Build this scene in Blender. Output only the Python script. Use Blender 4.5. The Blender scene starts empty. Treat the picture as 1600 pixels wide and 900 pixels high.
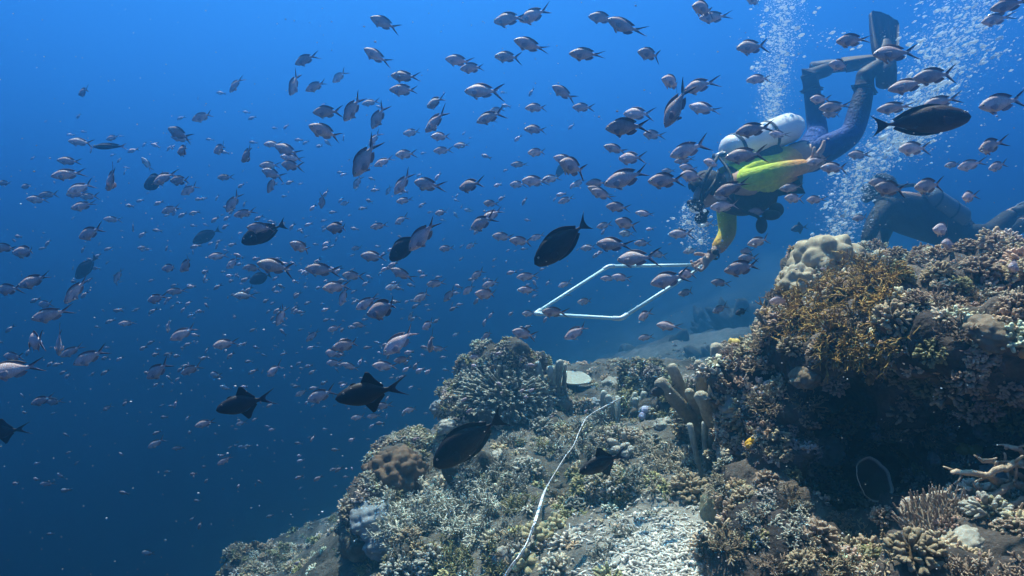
import bpy, math, random
import numpy as np
from mathutils import Vector, Matrix
from mathutils.bvhtree import BVHTree

R = math.radians
rng = np.random.default_rng(7)
random.seed(7)
C = bpy.context.scene.collection
SC = bpy.context.scene

# ------------------------------------------------------------------ camera
F = 1042.6                      # focal length in pixels of the 1600 px wide photograph
PITCH = R(5.0)
cam_d = bpy.data.cameras.new("camera")
cam = bpy.data.objects.new("camera", cam_d)
C.objects.link(cam)
cam_d.sensor_width = 36.0
cam_d.lens = 36.0 * F / 1600.0
cam_d.clip_start = 0.02
cam_d.clip_end = 400.0
cam.location = (0, 0, 0)
cam.rotation_euler = (R(90) - PITCH, 0, 0)
SC.camera = cam

CR = np.array([1.0, 0.0, 0.0])
CU = np.array([0.0, math.sin(PITCH), math.cos(PITCH)])
CF = np.array([0.0, math.cos(PITCH), -math.sin(PITCH)])


def at(px, py, d):
    """world point seen at a photo pixel, d metres along the lens axis"""
    return CR * ((px - 800) / F * d) + CU * (-(py - 450) / F * d) + CF * d


def pix(p):
    p = np.asarray(p, float)
    d = p @ CF
    return 800 + (p @ CR) / d * F, 450 - (p @ CU) / d * F, d


# ------------------------------------------------------------------ world, sun, exposure
SUN_EL, SUN_AZ = R(66), R(-12)           # azimuth measured from +Y (ahead) to +X (right)
w = bpy.data.worlds.new("World")
SC.world = w
w.use_nodes = True
nt = w.node_tree
nt.nodes.clear()
wo = nt.nodes.new("ShaderNodeOutputWorld")
bg = nt.nodes.new("ShaderNodeBackground")
bg.inputs["Strength"].default_value = 0.09
sky = nt.nodes.new("ShaderNodeTexSky")
sky.sky_type = 'NISHITA'
sky.sun_disc = False
sky.sun_elevation = SUN_EL
sky.sun_rotation = SUN_AZ
tint = nt.nodes.new("ShaderNodeMix")
tint.data_type = 'RGBA'
tint.blend_type = 'MULTIPLY'
tint.inputs[0].default_value = 1.0
# daylight filtered by the water column above: red goes first, and less comes from low angles
tc = nt.nodes.new("ShaderNodeTexCoord")
sx = nt.nodes.new("ShaderNodeSeparateXYZ")
rp = nt.nodes.new("ShaderNodeValToRGB")
mr = nt.nodes.new("ShaderNodeMapRange")
mr.inputs[1].default_value = -1.0
mr.inputs[2].default_value = 1.0
nt.links.new(tc.outputs["Generated"], sx.inputs[0])
nt.links.new(sx.outputs[2], mr.inputs[0])
nt.links.new(mr.outputs[0], rp.inputs[0])
rp.color_ramp.elements[0].position = 0.40
rp.color_ramp.elements[0].color = (0.004, 0.02, 0.06, 1)
rp.color_ramp.elements[1].position = 0.97
rp.color_ramp.elements[1].color = (0.55, 0.85, 0.95, 1)
e = rp.color_ramp.elements.new(0.52)
e.color = (0.02, 0.09, 0.22, 1)
e = rp.color_ramp.elements.new(0.68)
e.color = (0.06, 0.30, 0.62, 1)
nt.links.new(sky.outputs[0], tint.inputs[6])
nt.links.new(rp.outputs[0], tint.inputs[7])
nt.links.new(tint.outputs[2], bg.inputs[0])
nt.links.new(bg.outputs[0], wo.inputs[0])

sd = bpy.data.lights.new("sun", 'SUN')
sd.energy = 5.0
sd.angle = R(0.5)
sd.color = (1.0, 0.89, 0.68)
sun = bpy.data.objects.new("sun", sd)
C.objects.link(sun)
sdir = Vector((math.cos(SUN_EL) * math.sin(SUN_AZ), math.cos(SUN_EL) * math.cos(SUN_AZ), math.sin(SUN_EL)))
sun.rotation_euler = sdir.to_track_quat('Z', 'Y').to_euler()
sun.location = (0, 0, 8)

vs = SC.view_settings
vs.view_transform = 'Standard'
vs.look = 'None'
vs.gamma = 1.0
vs.use_curve_mapping = False
vs.exposure = 1.56

SC.render.engine = 'CYCLES'
SC.cycles.use_denoising = True
try:
    SC.cycles.denoiser = 'OPENIMAGEDENOISE'
except Exception:
    pass
SC.cycles.max_bounces = 6
SC.cycles.diffuse_bounces = 2
SC.cycles.glossy_bounces = 2
SC.cycles.transmission_bounces = 3
SC.cycles.volume_bounces = 1
SC.cycles.caustics_reflective = False
SC.cycles.caustics_refractive = False
SC.cycles.use_adaptive_sampling = False

# ------------------------------------------------------------------ helpers
def hsh(i, j, k, s):
    i = i.astype(np.int64); j = j.astype(np.int64); k = k.astype(np.int64)
    h = (i * 73856093) ^ (j * 19349663) ^ (k * 83492791) ^ (s * 2654435761)
    h = (h ^ (h >> 13)) * 1274126177
    h = h ^ (h >> 16)
    return (h & 0xFFFFFF) / float(0xFFFFFF)


def vnoise(P, seed=0):
    """smooth value noise, -1..1"""
    P = np.asarray(P, float)
    I = np.floor(P)
    f = P - I
    f = f * f * (3 - 2 * f)
    out = 0
    for a in (0, 1):
        for b in (0, 1):
            for c in (0, 1):
                wt = (f[:, 0] if a else 1 - f[:, 0]) * (f[:, 1] if b else 1 - f[:, 1]) * (f[:, 2] if c else 1 - f[:, 2])
                out = out + wt * hsh(I[:, 0] + a, I[:, 1] + b, I[:, 2] + c, seed)
    return out * 2 - 1


def fbm(P, seed=0, octv=4, gain=0.5):
    P = np.asarray(P, float)
    o, a = 0, 1.0
    for k in range(octv):
        o = o + a * vnoise(P * (2.03 ** k) + 17.3 * k, seed + k)
        a *= gain
    return o


def worley(P, seed=0):
    """distance to nearest jittered cell point"""
    P = np.asarray(P, float)
    I = np.floor(P)
    best = np.full(len(P), 9.0)
    for a in (-1, 0, 1):
        for b in (-1, 0, 1):
            for c in (-1, 0, 1):
                i, j, k = I[:, 0] + a, I[:, 1] + b, I[:, 2] + c
                q = np.stack([i + hsh(i, j, k, seed), j + hsh(i, j, k, seed + 1), k + hsh(i, j, k, seed + 2)], 1)
                best = np.minimum(best, np.linalg.norm(q - P, axis=1))
    return best


class M:
    """triangle soup with a colour per vertex"""
    def __init__(s):
        s.v, s.t, s.c, s.m, s.n = [], [], [], [], 0

    def add(s, V, T, col=(1, 1, 1), mat=0):
        V = np.asarray(V, float).reshape(-1, 3)
        T = np.asarray(T, int).reshape(-1, 3)
        s.v.append(V)
        s.t.append(T + s.n)
        col = np.asarray(col, float)
        if col.ndim == 1:
            col = np.tile(col, (len(V), 1))
        s.c.append(col)
        s.m.append(np.full(len(T), mat, int))
        s.n += len(V)
        return s

    def arrays(s):
        return np.concatenate(s.v), np.concatenate(s.t), np.concatenate(s.c), np.concatenate(s.m)


def to_mesh(name, V, T, col=None, mats=(), midx=None, smooth=True):
    me = bpy.data.meshes.new(name)
    nv, ntr = len(V), len(T)
    me.vertices.add(nv)
    me.vertices.foreach_set("co", np.asarray(V, np.float32).ravel())
    me.loops.add(ntr * 3)
    me.loops.foreach_set("vertex_index", np.asarray(T, np.int32).ravel())
    me.polygons.add(ntr)
    me.polygons.foreach_set("loop_start", np.arange(0, ntr * 3, 3, dtype=np.int32))
    me.polygons.foreach_set("loop_total", np.full(ntr, 3, np.int32))
    if midx is not None:
        me.polygons.foreach_set("material_index", np.asarray(midx, np.int32))
    me.polygons.foreach_set("use_smooth", np.full(ntr, smooth, bool))
    for m in mats:
        me.materials.append(m)
    if col is not None:
        a = me.color_attributes.new("col", 'FLOAT_COLOR', 'POINT')
        a.data.foreach_set("color", np.concatenate([np.asarray(col, np.float32), np.ones((nv, 1), np.float32)], 1).ravel())
    me.update(calc_edges=True)
    me.validate()
    return me


def mb_mesh(name, mb, mats, smooth=True):
    V, T, c, m = mb.arrays()
    return to_mesh(name, V, T, c, mats, m, smooth)


def link(name, me, parent=None):
    o = bpy.data.objects.new(name, me)
    C.objects.link(o)
    if parent is not None:
        o.parent = parent
    return o


def tag(o, label=None, cat=None, group=None, kind=None):
    if label: o["label"] = label
    if cat: o["category"] = cat
    if group: o["group"] = group
    if kind: o["kind"] = kind
    return o


def frame_of(d):
    d = d / (np.linalg.norm(d) + 1e-9)
    a = np.array([0, 0, 1.0]) if abs(d[2]) < 0.9 else np.array([1.0, 0, 0])
    u = np.cross(d, a); u /= np.linalg.norm(u)
    return d, u, np.cross(d, u)


def tube(pts, rad, n=6, cap=True, base=False, flat=1.0):
    """tapered tube along pts with a rounded end; returns V, T, s (0 at root, 1 at tip)"""
    pts = np.asarray(pts, float); rad = np.asarray(rad, float)
    k = len(pts)
    tg = np.gradient(pts, axis=0)
    V, S = [], []
    d, u, v = frame_of(tg[0])
    ang = np.linspace(0, 2 * math.pi, n, endpoint=False)
    ca, sa = np.cos(ang)[:, None], np.sin(ang)[:, None]
    for i in range(k):
        d = tg[i] / (np.linalg.norm(tg[i]) + 1e-9)
        u = u - d * (u @ d); u /= (np.linalg.norm(u) + 1e-9)
        v = np.cross(d, u)
        V.append(pts[i] + rad[i] * (ca * u + flat * sa * v)); S += [i / max(1, k - 1)] * n
    rings = k
    if cap:
        V.append(pts[-1] + d * rad[-1] * 0.55 + 0.72 * rad[-1] * (ca * u + flat * sa * v)); S += [1.0] * n
        rings += 1
    V = np.concatenate(V)
    T = []
    for i in range(rings - 1):
        for j in range(n):
            a, b = i * n + j, i * n + (j + 1) % n
            T += [(a, b, b + n), (a, b + n, a + n)]
    if cap:
        V = np.vstack([V, pts[-1] + d * rad[-1] * 0.85]); S.append(1.0)
        q, r0 = len(V) - 1, (rings - 1) * n
        T += [(r0 + j, r0 + (j + 1) % n, q) for j in range(n)]
    if base:
        V = np.vstack([V, pts[0]]); S.append(0.0)
        q = len(V) - 1
        T += [((j + 1) % n, j, q) for j in range(n)]
    return V, np.array(T), np.array(S)


def icos(sub=3):
    import bmesh
    bm = bmesh.new()
    bmesh.ops.create_icosphere(bm, subdivisions=sub, radius=1.0)
    V = np.array([v.co[:] for v in bm.verts]); T = np.array([[v.index for v in f.verts] for f in bm.faces])
    bm.free()
    return V, T


ICO = {k: icos(k) for k in (1, 2, 3, 4, 5)}


def lerp(a, b, t):
    t = np.asarray(t)[:, None]
    return np.asarray(a) * (1 - t) + np.asarray(b) * t


# ------------------------------------------------------------------ materials
def mat_new(name, rough=0.8, spec=0.3):
    m = bpy.data.materials.new(name)
    m.use_nodes = True
    b = m.node_tree.nodes["Principled BSDF"]
    b.inputs["Roughness"].default_value = rough
    b.inputs["Specular IOR Level"].default_value = spec
    return m, m.node_tree, b


def mat_attr(name, scale=40.0, var=0.35, bump=0.4, rough=0.8, spec=0.25, objvar=0.0, bscale=None, tintmul=(1, 1, 1)):
    """vertex colour times a mottled noise, with bump"""
    m, t, b = mat_new(name, rough, spec)
    N, L = t.nodes, t.links
    at_ = N.new("ShaderNodeAttribute"); at_.attribute_name = "col"
    geo = N.new("ShaderNodeTexCoord")
    n1 = N.new("ShaderNodeTexNoise"); n1.inputs["Scale"].default_value = scale; n1.inputs["Detail"].default_value = 5
    n1.inputs["Roughness"].default_value = 0.65
    L.new(geo.outputs["Object"], n1.inputs["Vector"])
    mp = N.new("ShaderNodeMapRange")
    mp.inputs[1].default_value = 0.3; mp.inputs[2].default_value = 0.7
    mp.inputs[3].default_value = 1 - var; mp.inputs[4].default_value = 1 + var
    L.new(n1.outputs[0], mp.inputs[0])
    mul = N.new("ShaderNodeMix"); mul.data_type = 'RGBA'; mul.blend_type = 'MULTIPLY'; mul.inputs[0].default_value = 1
    mul.clamp_result = False
    L.new(at_.outputs["Color"], mul.inputs[6])
    L.new(mp.outputs[0], mul.inputs[7])
    last = mul.outputs[2]
    if objvar:
        oi = N.new("ShaderNodeObjectInfo")
        hs = N.new("ShaderNodeHueSaturation")
        mm = N.new("ShaderNodeMapRange"); mm.inputs[3].default_value = 1 - objvar; mm.inputs[4].default_value = 1 + objvar
        L.new(oi.outputs["Random"], mm.inputs[0]); L.new(mm.outputs[0], hs.inputs["Value"])
        L.new(last, hs.inputs["Color"])
        last = hs.outputs[0]
    L.new(last, b.inputs["Base Color"])
    n2 = N.new("ShaderNodeTexNoise"); n2.inputs["Scale"].default_value = bscale or scale * 2.5; n2.inputs["Detail"].default_value = 4
    L.new(geo.outputs["Object"], n2.inputs["Vector"])
    bp = N.new("ShaderNodeBump"); bp.inputs["Strength"].default_value = bump; bp.inputs["Distance"].default_value = 0.01
    L.new(n2.outputs[0], bp.inputs["Height"]); L.new(bp.outputs[0], b.inputs["Normal"])
    return m


CORAL = mat_attr("coral", 45, 0.4, 0.5, 0.85, 0.2, objvar=0.22)
ROCK = mat_attr("reef rock", 14, 0.55, 0.9, 0.9, 0.15, bscale=70)
SAND = mat_attr("sand", 30, 0.25, 0.5, 0.95, 0.1, bscale=160)
BOULDER = mat_attr("boulder coral", 160, 0.22, 0.35, 0.8, 0.2, objvar=0.12, bscale=260)

# ------------------------------------------------------------------ the seabed
G = [  # photo pixel and distance of places on the ground
    (1050, 900, 1.75), (1000, 840, 2.05), (900, 900, 1.9), (800, 930, 2.0), (1090, 800, 2.25), (1050, 730, 2.65), (950, 745, 2.75),
    (850, 765, 2.75), (750, 810, 2.7), (650, 815, 2.95), (570, 850, 3.05), (540, 905, 2.85), (640, 930, 2.45),
    (1060, 655, 3.2), (960, 668, 3.35), (880, 695, 3.25), (800, 690, 3.4), (720, 675, 3.7), (650, 710, 3.8), (600, 760, 3.6),
    (1090, 600, 3.9), (1000, 620, 4.0), (930, 630, 4.05), (880, 612, 4.1), (800, 592, 4.2), (745, 607, 4.3), (700, 650, 4.3), (650, 700, 4.3),
    (1100, 575, 7.5), (1000, 590, 8.5), (900, 605, 9.5), (1150, 520, 12), (1000, 555, 13), (880, 590, 14), (1120, 495, 17),
    (450, 893, 4.3), (360, 895, 5.5), (500, 868, 4.4), (300, 980, 5.0), (520, 830, 5.2), (600, 760, 5.6), (700, 690, 6.5)]
GP = np.array([at(*g) for g in G])
GP = np.vstack([GP, np.array([
    (1.5, 2.0, -1.25), (2.5, 2.0, -1.2), (1.5, 3.0, -1.3), (3, 4, -1.3), (1.0, 1.0, -1.0), (0, 0.9, -1.05), (-1, 1.0, -1.75), (-2.4, 2.0, -3.2),
    (-4, 6, -5.2), (-8, 8, -7.5), (-8, 2, -7), (-3, 0.5, -4), (-6, 18, -8.5), (0, 20, -4.5), (6, 20, -1.6), (9, 9, -0.9), (12, 26, -1.6), (-12, 26, -9.5),
    (5, 1, -1.0), (5, -3, -1.2), (-5, -4, -6.5), (0, -4, -2.6), (2.5, 12, -2.1), (-1, 9, -4.4)])])


def tps_fit(P, lam=0.004):
    n = len(P)
    X = P[:, :2]
    r = np.linalg.norm(X[:, None] - X[None], axis=2)
    K = np.where(r > 0, r * r * np.log(r + 1e-12), 0) + lam * np.eye(n)
    A = np.zeros((n + 3, n + 3))
    A[:n, :n] = K
    Q = np.hstack([np.ones((n, 1)), X])
    A[:n, n:] = Q; A[n:, :n] = Q.T
    return X, np.linalg.solve(A, np.concatenate([P[:, 2], np.zeros(3)]))


TX, TW = tps_fit(GP)


def ground_raw(x, y):
    q = np.stack([x, y], 1)
    out = TW[-3] + TW[-2] * x + TW[-1] * y
    for i in range(len(TX)):
        r2 = ((q - TX[i]) ** 2).sum(1)
        out = out + TW[i] * 0.5 * r2 * np.log(r2 + 1e-12)
    far = np.clip(-5.0 + 0.42 * x, -9.5, -1.0)
    d = np.hypot(x, y - 5)
    b = np.clip((d - 9) / 12, 0, 1); b = b * b * (3 - 2 * b)
    return np.clip(out * (1 - b) + far * b, -9.6, 0.4)


def sandy(x, y):
    """1 on the clean sand: the pocket at the wall's foot and the flat beyond the reef crest"""
    p1 = np.exp(-(((x - 0.47) / 0.17) ** 2 + ((y - 1.72) / 0.36) ** 2))
    far = np.clip((y - 7.5 - 0.15 * x) / 4, 0, 1) * np.clip((x + 0.9) / 1.2, 0, 1)
    return np.clip(np.maximum(p1 * 1.35, far * .22 * np.clip(.45 + 1.3 * fbm(np.stack([x * .9, y * .9, 0 * x], 1), 77, 3), 0, 1)), 0, 1)


def ground(x, y):
    z = ground_raw(x, y)
    P = np.stack([x, y, np.zeros_like(x)], 1)
    rough = 1 - sandy(x, y)
    z = z + (0.05 * fbm(P * 2.6, 3, 3) + 0.05 * (0.5 - worley(P * 4.5, 9)) + 0.022 * fbm(P * 12, 5, 3)) * (0.22 + 0.78 * rough)
    return z


def warp(n, lo, hi, c, s):
    t = np.linspace(-1, 1, n)
    k = np.sinh(t * s) / np.sinh(s)
    return np.where(k < 0, c + k * (c - lo), c + k * (hi - c))


gx = warp(430, -45, 45, 0.2, 5.2)
gy = warp(430, -30, 60, 2.6, 5.2)
XX, YY = np.meshgrid(gx, gy)
gz = ground(XX.ravel(), YY.ravel())
GV = np.stack([XX.ravel(), YY.ravel(), gz], 1)
nx = len(gx)
ii = (np.arange(len(gy) - 1)[:, None] * nx + np.arange(nx - 1)[None]).ravel()
GT = np.concatenate([np.stack([ii, ii + 1, ii + nx + 1], 1), np.stack([ii, ii + nx + 1, ii + nx], 1)])
sv = sandy(GV[:, 0], GV[:, 1])
pn = np.clip(0.5 + 0.8 * fbm(GV * 3.1, 21, 3), 0, 1)
gcol = lerp((0.05, 0.045, 0.035), (0.14, 0.125, 0.10), pn)
gcol = gcol * (1 - sv[:, None]) + np.array([0.56, 0.53, 0.45]) * sv[:, None]
gcol = gcol * np.clip(1.15 + .30 * (GV[:, 2] + 1.2), .18, 1)[:, None]      # darker with depth: deep-water gloom put into the colour
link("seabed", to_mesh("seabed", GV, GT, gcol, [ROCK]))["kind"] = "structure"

# ------------------------------------------------------------------ the big coral wall on the right (control points, then roughened)
ROWS = [
    [(1180, 640, 4.2), (1250, 620, 4.4), (1340, 600, 4.4), (1440, 590, 4.4), (1540, 580, 4.2), (1760, 560, 4.0)],
    [(1190, 500, 3.7), (1250, 440, 3.5), (1340, 430, 3.4), (1440, 455, 3.3), (1540, 462, 3.1), (1760, 470, 2.9)],
    [(1212, 430, 3.1), (1252, 402, 2.75), (1335, 392, 2.6), (1440, 408, 2.45), (1540, 412, 2.3), (1760, 412, 2.1)],
    [(1185, 490, 2.9), (1212, 475, 2.45), (1310, 462, 2.2), (1430, 462, 2.0), (1540, 458, 1.85), (1760, 452, 1.65)],
    [(1145, 560, 2.9), (1172, 550, 2.4), (1275, 540, 2.0), (1405, 532, 1.82), (1535, 540, 1.62), (1760, 540, 1.4)],
    [(1124, 630, 2.9), (1145, 625, 2.35), (1225, 620, 2.12), (1360, 600, 2.05), (1500, 595, 1.78), (1760, 620, 1.65)],
    [(1108, 705, 2.8), (1138, 700, 2.3), (1210, 705, 2.12), (1340, 690, 2.3), (1480, 675, 2.0), (1760, 690, 1.7)],
    [(1098, 770, 2.6), (1138, 772, 2.1), (1205, 780, 2.0), (1330, 775, 2.25), (1460, 755, 1.9), (1760, 745, 1.5)],
    [(1090, 830, 2.3), (1145, 830, 1.9), (1212, 822, 1.75), (1330, 822, 1.8), (1450, 806, 1.62), (1760, 790, 1.3)],
    [(1085, 890, 1.95), (1150, 885, 1.7), (1222, 872, 1.52), (1340, 862, 1.45), (1460, 846, 1.33), (1760, 850, 1.1)],
    [(1080, 990, 1.6), (1160, 985, 1.4), (1235, 972, 1.25), (1355, 965, 1.2), (1490, 955, 1.1), (1760, 960, 0.9)],
    [(1050, 1400, 1.3), (1160, 1400, 1.15), (1235, 1400, 1.0), (1355, 1400, 0.9), (1490, 1400, 0.85), (1760, 1400, 0.8)]]
CP = np.array([[at(*q) for q in r] for r in ROWS])
e1 = CP[:, -1] + np.array([.55, .05, -.08]); e2 = CP[:, -1] + np.array([1.25, .1, 0]); e3 = CP[:, -1] + np.array([1.7, .1, 0])
e2[:, 2] = np.minimum(CP[:, -1, 2] - .35, -.75); e3[:, 2] = np.minimum(CP[:, -1, 2], -1.9)      # its far end slopes down to the seabed
CP = np.concatenate([CP, e1[:, None], e2[:, None], e3[:, None]], 1)


def catmull(P, n):
    k = len(P)
    t = np.linspace(0, k - 1, n)
    i = np.minimum(t.astype(int), k - 2)
    f = (t - i).reshape((-1,) + (1,) * (P.ndim - 1))
    g = lambda j: P[np.clip(j, 0, k - 1)]
    p0, p1, p2, p3 = g(i - 1), g(i), g(i + 1), g(i + 2)
    return 0.5 * (2 * p1 + (p2 - p0) * f + (2 * p0 - 5 * p1 + 4 * p2 - p3) * f ** 2 + (3 * p1 - p0 - 3 * p2 + p3) * f ** 3)


NR, NC = 260, 340
BG = catmull(np.swapaxes(catmull(CP, NR), 0, 1), NC).swapaxes(0, 1)
du = np.gradient(BG, axis=0); dv = np.gradient(BG, axis=1)
BN = np.cross(dv, du).reshape(-1, 3)
BN /= np.linalg.norm(BN, axis=1, keepdims=True) + 1e-9
BVx = BG.reshape(-1, 3)
if (BN[NR // 3 * NC + NC // 2] @ np.array([0, -1, 0.6])) < 0:
    BN = -BN
disp = 0.085 * fbm(BVx * 3.6, 31, 3) + 0.17 * (0.45 - worley(BVx * 5.0, 41)) + 0.05 * (0.45 - worley(BVx * 12, 51)) + 0.012 * fbm(BVx * 30, 61, 2)
BVx = BVx + BN * disp[:, None]
ii = (np.arange(NR - 1)[:, None] * NC + np.arange(NC - 1)[None]).ravel()
BT = np.concatenate([np.stack([ii, ii + NC, ii + NC + 1], 1), np.stack([ii, ii + NC + 1, ii + 1], 1)])
pn = np.clip(0.5 + 0.8 * fbm(BVx * 4.1, 71, 3), 0, 1)
bcol = lerp((0.035, 0.028, 0.026), (0.11, 0.088, 0.07), pn)
link("reef_wall", to_mesh("reef_wall", BVx, BT, bcol, [ROCK]))["kind"] = "structure"

# rocky heads that make the tiers and dark gaps of the slope (pixel, distance, half width, half height, half depth in px)
HEADS = [(790, 618, 3.95, 84, 66, 80), (735, 668, 3.75, 46, 44, 50), (618, 748, 3.35, 42, 46, 50), (690, 822, 2.95, 98, 46, 80), (585, 838, 3.0, 50, 56, 52), (690, 892, 2.65, 70, 34, 50),
         (880, 640, 3.85, 40, 36, 40), (905, 712, 3.3, 50, 46, 46), (980, 652, 3.6, 44, 34, 40), (1062, 648, 3.4, 52, 50, 44), (1045, 742, 2.75, 60, 40, 50), (960, 778, 2.6, 48, 32, 44), (845, 782, 2.8, 52, 42, 46),
         (820, 868, 2.25, 46, 34, 40), (770, 742, 3.1, 62, 36, 50), (1000, 700, 3.1, 40, 30, 40), (460, 905, 4.3, 120, 40, 90), (640, 700, 3.9, 40, 30, 40), (1110, 690, 2.9, 34, 50, 40), (1010, 612, 4.0, 60, 26, 40),
         (985, 600, 7.5, 34, 16, 30), (1120, 566, 8.5, 40, 18, 34), (1060, 560, 10.5, 30, 12, 26), (1160, 520, 11.5, 44, 16, 36), (1010, 560, 12.0, 22, 9, 20), (1105, 520, 14.0, 26, 9, 24), (930, 596, 9.0, 24, 12, 22)]
HV, HT, hoff = [], [], 0
for k, (px, py, dd, rw, rh, rd) in enumerate(HEADS):
    V, T = ICO[5]
    sc = np.array([rw, rd, rh]) / F * dd
    q = V * sc
    rim = 1 + (.22 if k > 1 else -.16) * np.clip(V[:, 2], -.6 if k < 2 else -.2, .55)                     # wider near the top: an overhanging shoulder
    q = q * np.stack([rim, rim, np.ones(len(V))], 1)
    P = q + at(px, py, dd)
    P = P + V * (.10 * dd / 3.2 * fbm(P * 5.0, 200 + k, 3) + .10 * dd / 3.2 * (.45 - worley(P * 7, 230 + k)) + .015 * fbm(P * 26, 260 + k, 2))[:, None]
    pn = np.clip(.5 + .8 * fbm(P * 4, 22, 3), 0, 1)
    link("reef_head", to_mesh("reef_head", P, T, lerp((0.045, 0.04, 0.03), (0.13, 0.115, 0.09), pn), [ROCK]))["kind"] = "structure"
    HV.append(P); HT.append(T + hoff); hoff += len(P)
HV, HT = np.concatenate(HV), np.concatenate(HT)

BVH = BVHTree.FromPolygons(np.vstack([GV, BVx, HV]).tolist(), np.vstack([GT, BT + len(GV), HT + len(GV) + len(BVx)]).tolist())


def hit(px, py):
    d = at(px, py, 1.0)
    loc, nor, idx, dist = BVH.ray_cast(Vector((0, 0, 0)), Vector(d).normalized(), 40)
    if loc is None:
        return None
    n = np.array(nor)
    if n @ d > 0: n = -n
    return np.array(loc), n

# ------------------------------------------------------------------ coral shapes (unit sized prototypes)
def unit(v):
    v = np.asarray(v, float)
    return v / (np.linalg.norm(v) + 1e-9)


def knob_mb(seed, n=46, stub=0.34, thick=0.115, spread=1.0, base=(0.17, 0.13, 0.10), tip=(0.50, 0.45, 0.37), sides=6, flat=0.8, core=.62):
    """cauliflower coral: stubby forked branches crowding a dome"""
    g = np.random.default_rng(seed)
    mb = M()
    V, T = ICO[2]
    mb.add(V * np.array([core, core, core * .81 * flat]), T, base)
    for k in range(n):
        zz = 1 - (k + 0.5) / n * (0.95 + 0.15 * spread)
        a = k * 2.39996 + g.uniform(-.3, .3)
        rr = math.sqrt(max(0, 1 - zz * zz))
        d = unit(np.array([rr * math.cos(a), rr * math.sin(a), zz * flat + 0.12]) + g.normal(0, .12, 3))
        L = g.uniform(0.80, 1.05)
        p0, p1 = d * 0.45, d * L * (1 - stub * 0.5)
        r = thick * g.uniform(.8, 1.2)
        v, t, s = tube([p0, (p0 + p1) / 2 + g.normal(0, .03, 3), p1], [r * .75, r * .8, r * .9], sides)
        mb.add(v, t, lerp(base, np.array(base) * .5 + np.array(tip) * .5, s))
        for q in range(g.integers(2, 4)):
            e = unit(d + g.normal(0, .55, 3))
            v, t, s = tube([p1 - e * .02, p1 + e * stub * .28, p1 + e * stub * g.uniform(.45, .75)], [r * .8, r * .85, r * .7], sides)
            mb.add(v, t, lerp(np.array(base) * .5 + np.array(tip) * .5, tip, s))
    return mb


def branch_into(mb, g, p, d, L, r, lvl, base, tip, s0=0.0, sides=6, ang=0.75, fork=3, wob=0.16, up=0.0, taper=0.62):
    k = 4
    pts, q, e = [np.array(p, float)], np.array(p, float), unit(d)
    for i in range(k):
        e = unit(e + g.normal(0, wob, 3) + np.array([0, 0, up]))
        q = q + e * L / k
        pts.append(q)
    rad = np.linspace(r, r * taper, k + 1)
    v, t, s = tube(pts, rad, sides)
    s1 = 1.0 if lvl == 0 else s0 + (1 - s0) * 0.5
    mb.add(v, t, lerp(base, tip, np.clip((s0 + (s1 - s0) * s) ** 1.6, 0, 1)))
    if lvl > 0:
        for c in range(fork):
            f = g.uniform(0.3, 0.98)
            i = min(k - 1, int(f * k))
            o = pts[i] * (1 - (f * k - i)) + pts[i + 1] * (f * k - i)
            x = unit(np.cross(unit(pts[i + 1] - pts[i]), g.normal(0, 1, 3)))
            dd = unit(unit(pts[i + 1] - pts[i]) * math.cos(ang) + x * math.sin(ang) * g.uniform(.7, 1.2))
            branch_into(mb, g, o, dd, L * g.uniform(.45, .7), r * .75, lvl - 1, base, tip, s0 + (s1 - s0) * f, sides, ang, fork, wob, up, taper)


def staghorn_mb(seed, n=9, L=0.75, r=0.055, lvl=2, base=(0.20, 0.16, 0.11), tip=(0.55, 0.50, 0.40), sides=6, spread=1.0, fork=3, up=0.06, ang=.75, lo=0.12):
    g = np.random.default_rng(seed)
    mb = M()
    for k in range(n):
        a = k * 2.4 + g.uniform(-.4, .4)
        zz = g.uniform(lo, 1.0) / max(spread, .2)
        d = unit([math.cos(a) * spread, math.sin(a) * spread, zz])
        branch_into(mb, g, d * np.array([.12, .12, 0]), d, L * g.uniform(.7, 1.1), r * g.uniform(.85, 1.15), lvl, base, tip, 0, sides, ang, fork, .16, up)
    return mb


def boulder_mb(seed, lump=2.2, amp=.32, fine=.03, col=(0.36, 0.33, 0.26), flat=.8, sub=5, col2=None):
    """massive coral: rounded lobes with creases between"""
    V, T = ICO[sub]
    w_ = worley(V * lump + seed * 3.7, seed)
    dsp = 1 + amp * (0.5 - w_ ** 1.5) + .1 * fbm(V * 2 + seed, seed, 3) + fine * fbm(V * 22, seed + 5, 2)
    P = V * dsp[:, None] * np.array([1, 1, flat])
    c2 = col2 if col2 is not None else np.array(col) * .62
    cc = lerp(col, c2, np.clip(.4 + .9 * fbm(V * 3.3 + 9, seed + 8, 3), 0, 1))
    return M().add(P, T, cc)


def brain_mb(seed, col=(0.20, 0.19, 0.115)):
    V, T = ICO[5]
    w_ = np.abs(fbm(V * 9, seed, 2))
    P = V * (1 + .05 * np.clip(w_ * 3, 0, 1) + .1 * fbm(V * 1.8, seed + 4, 2))[:, None] * np.array([1, 1, .85])
    return M().add(P, T, lerp(np.array(col) * .7, col, np.clip(w_ * 3, 0, 1)))


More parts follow.
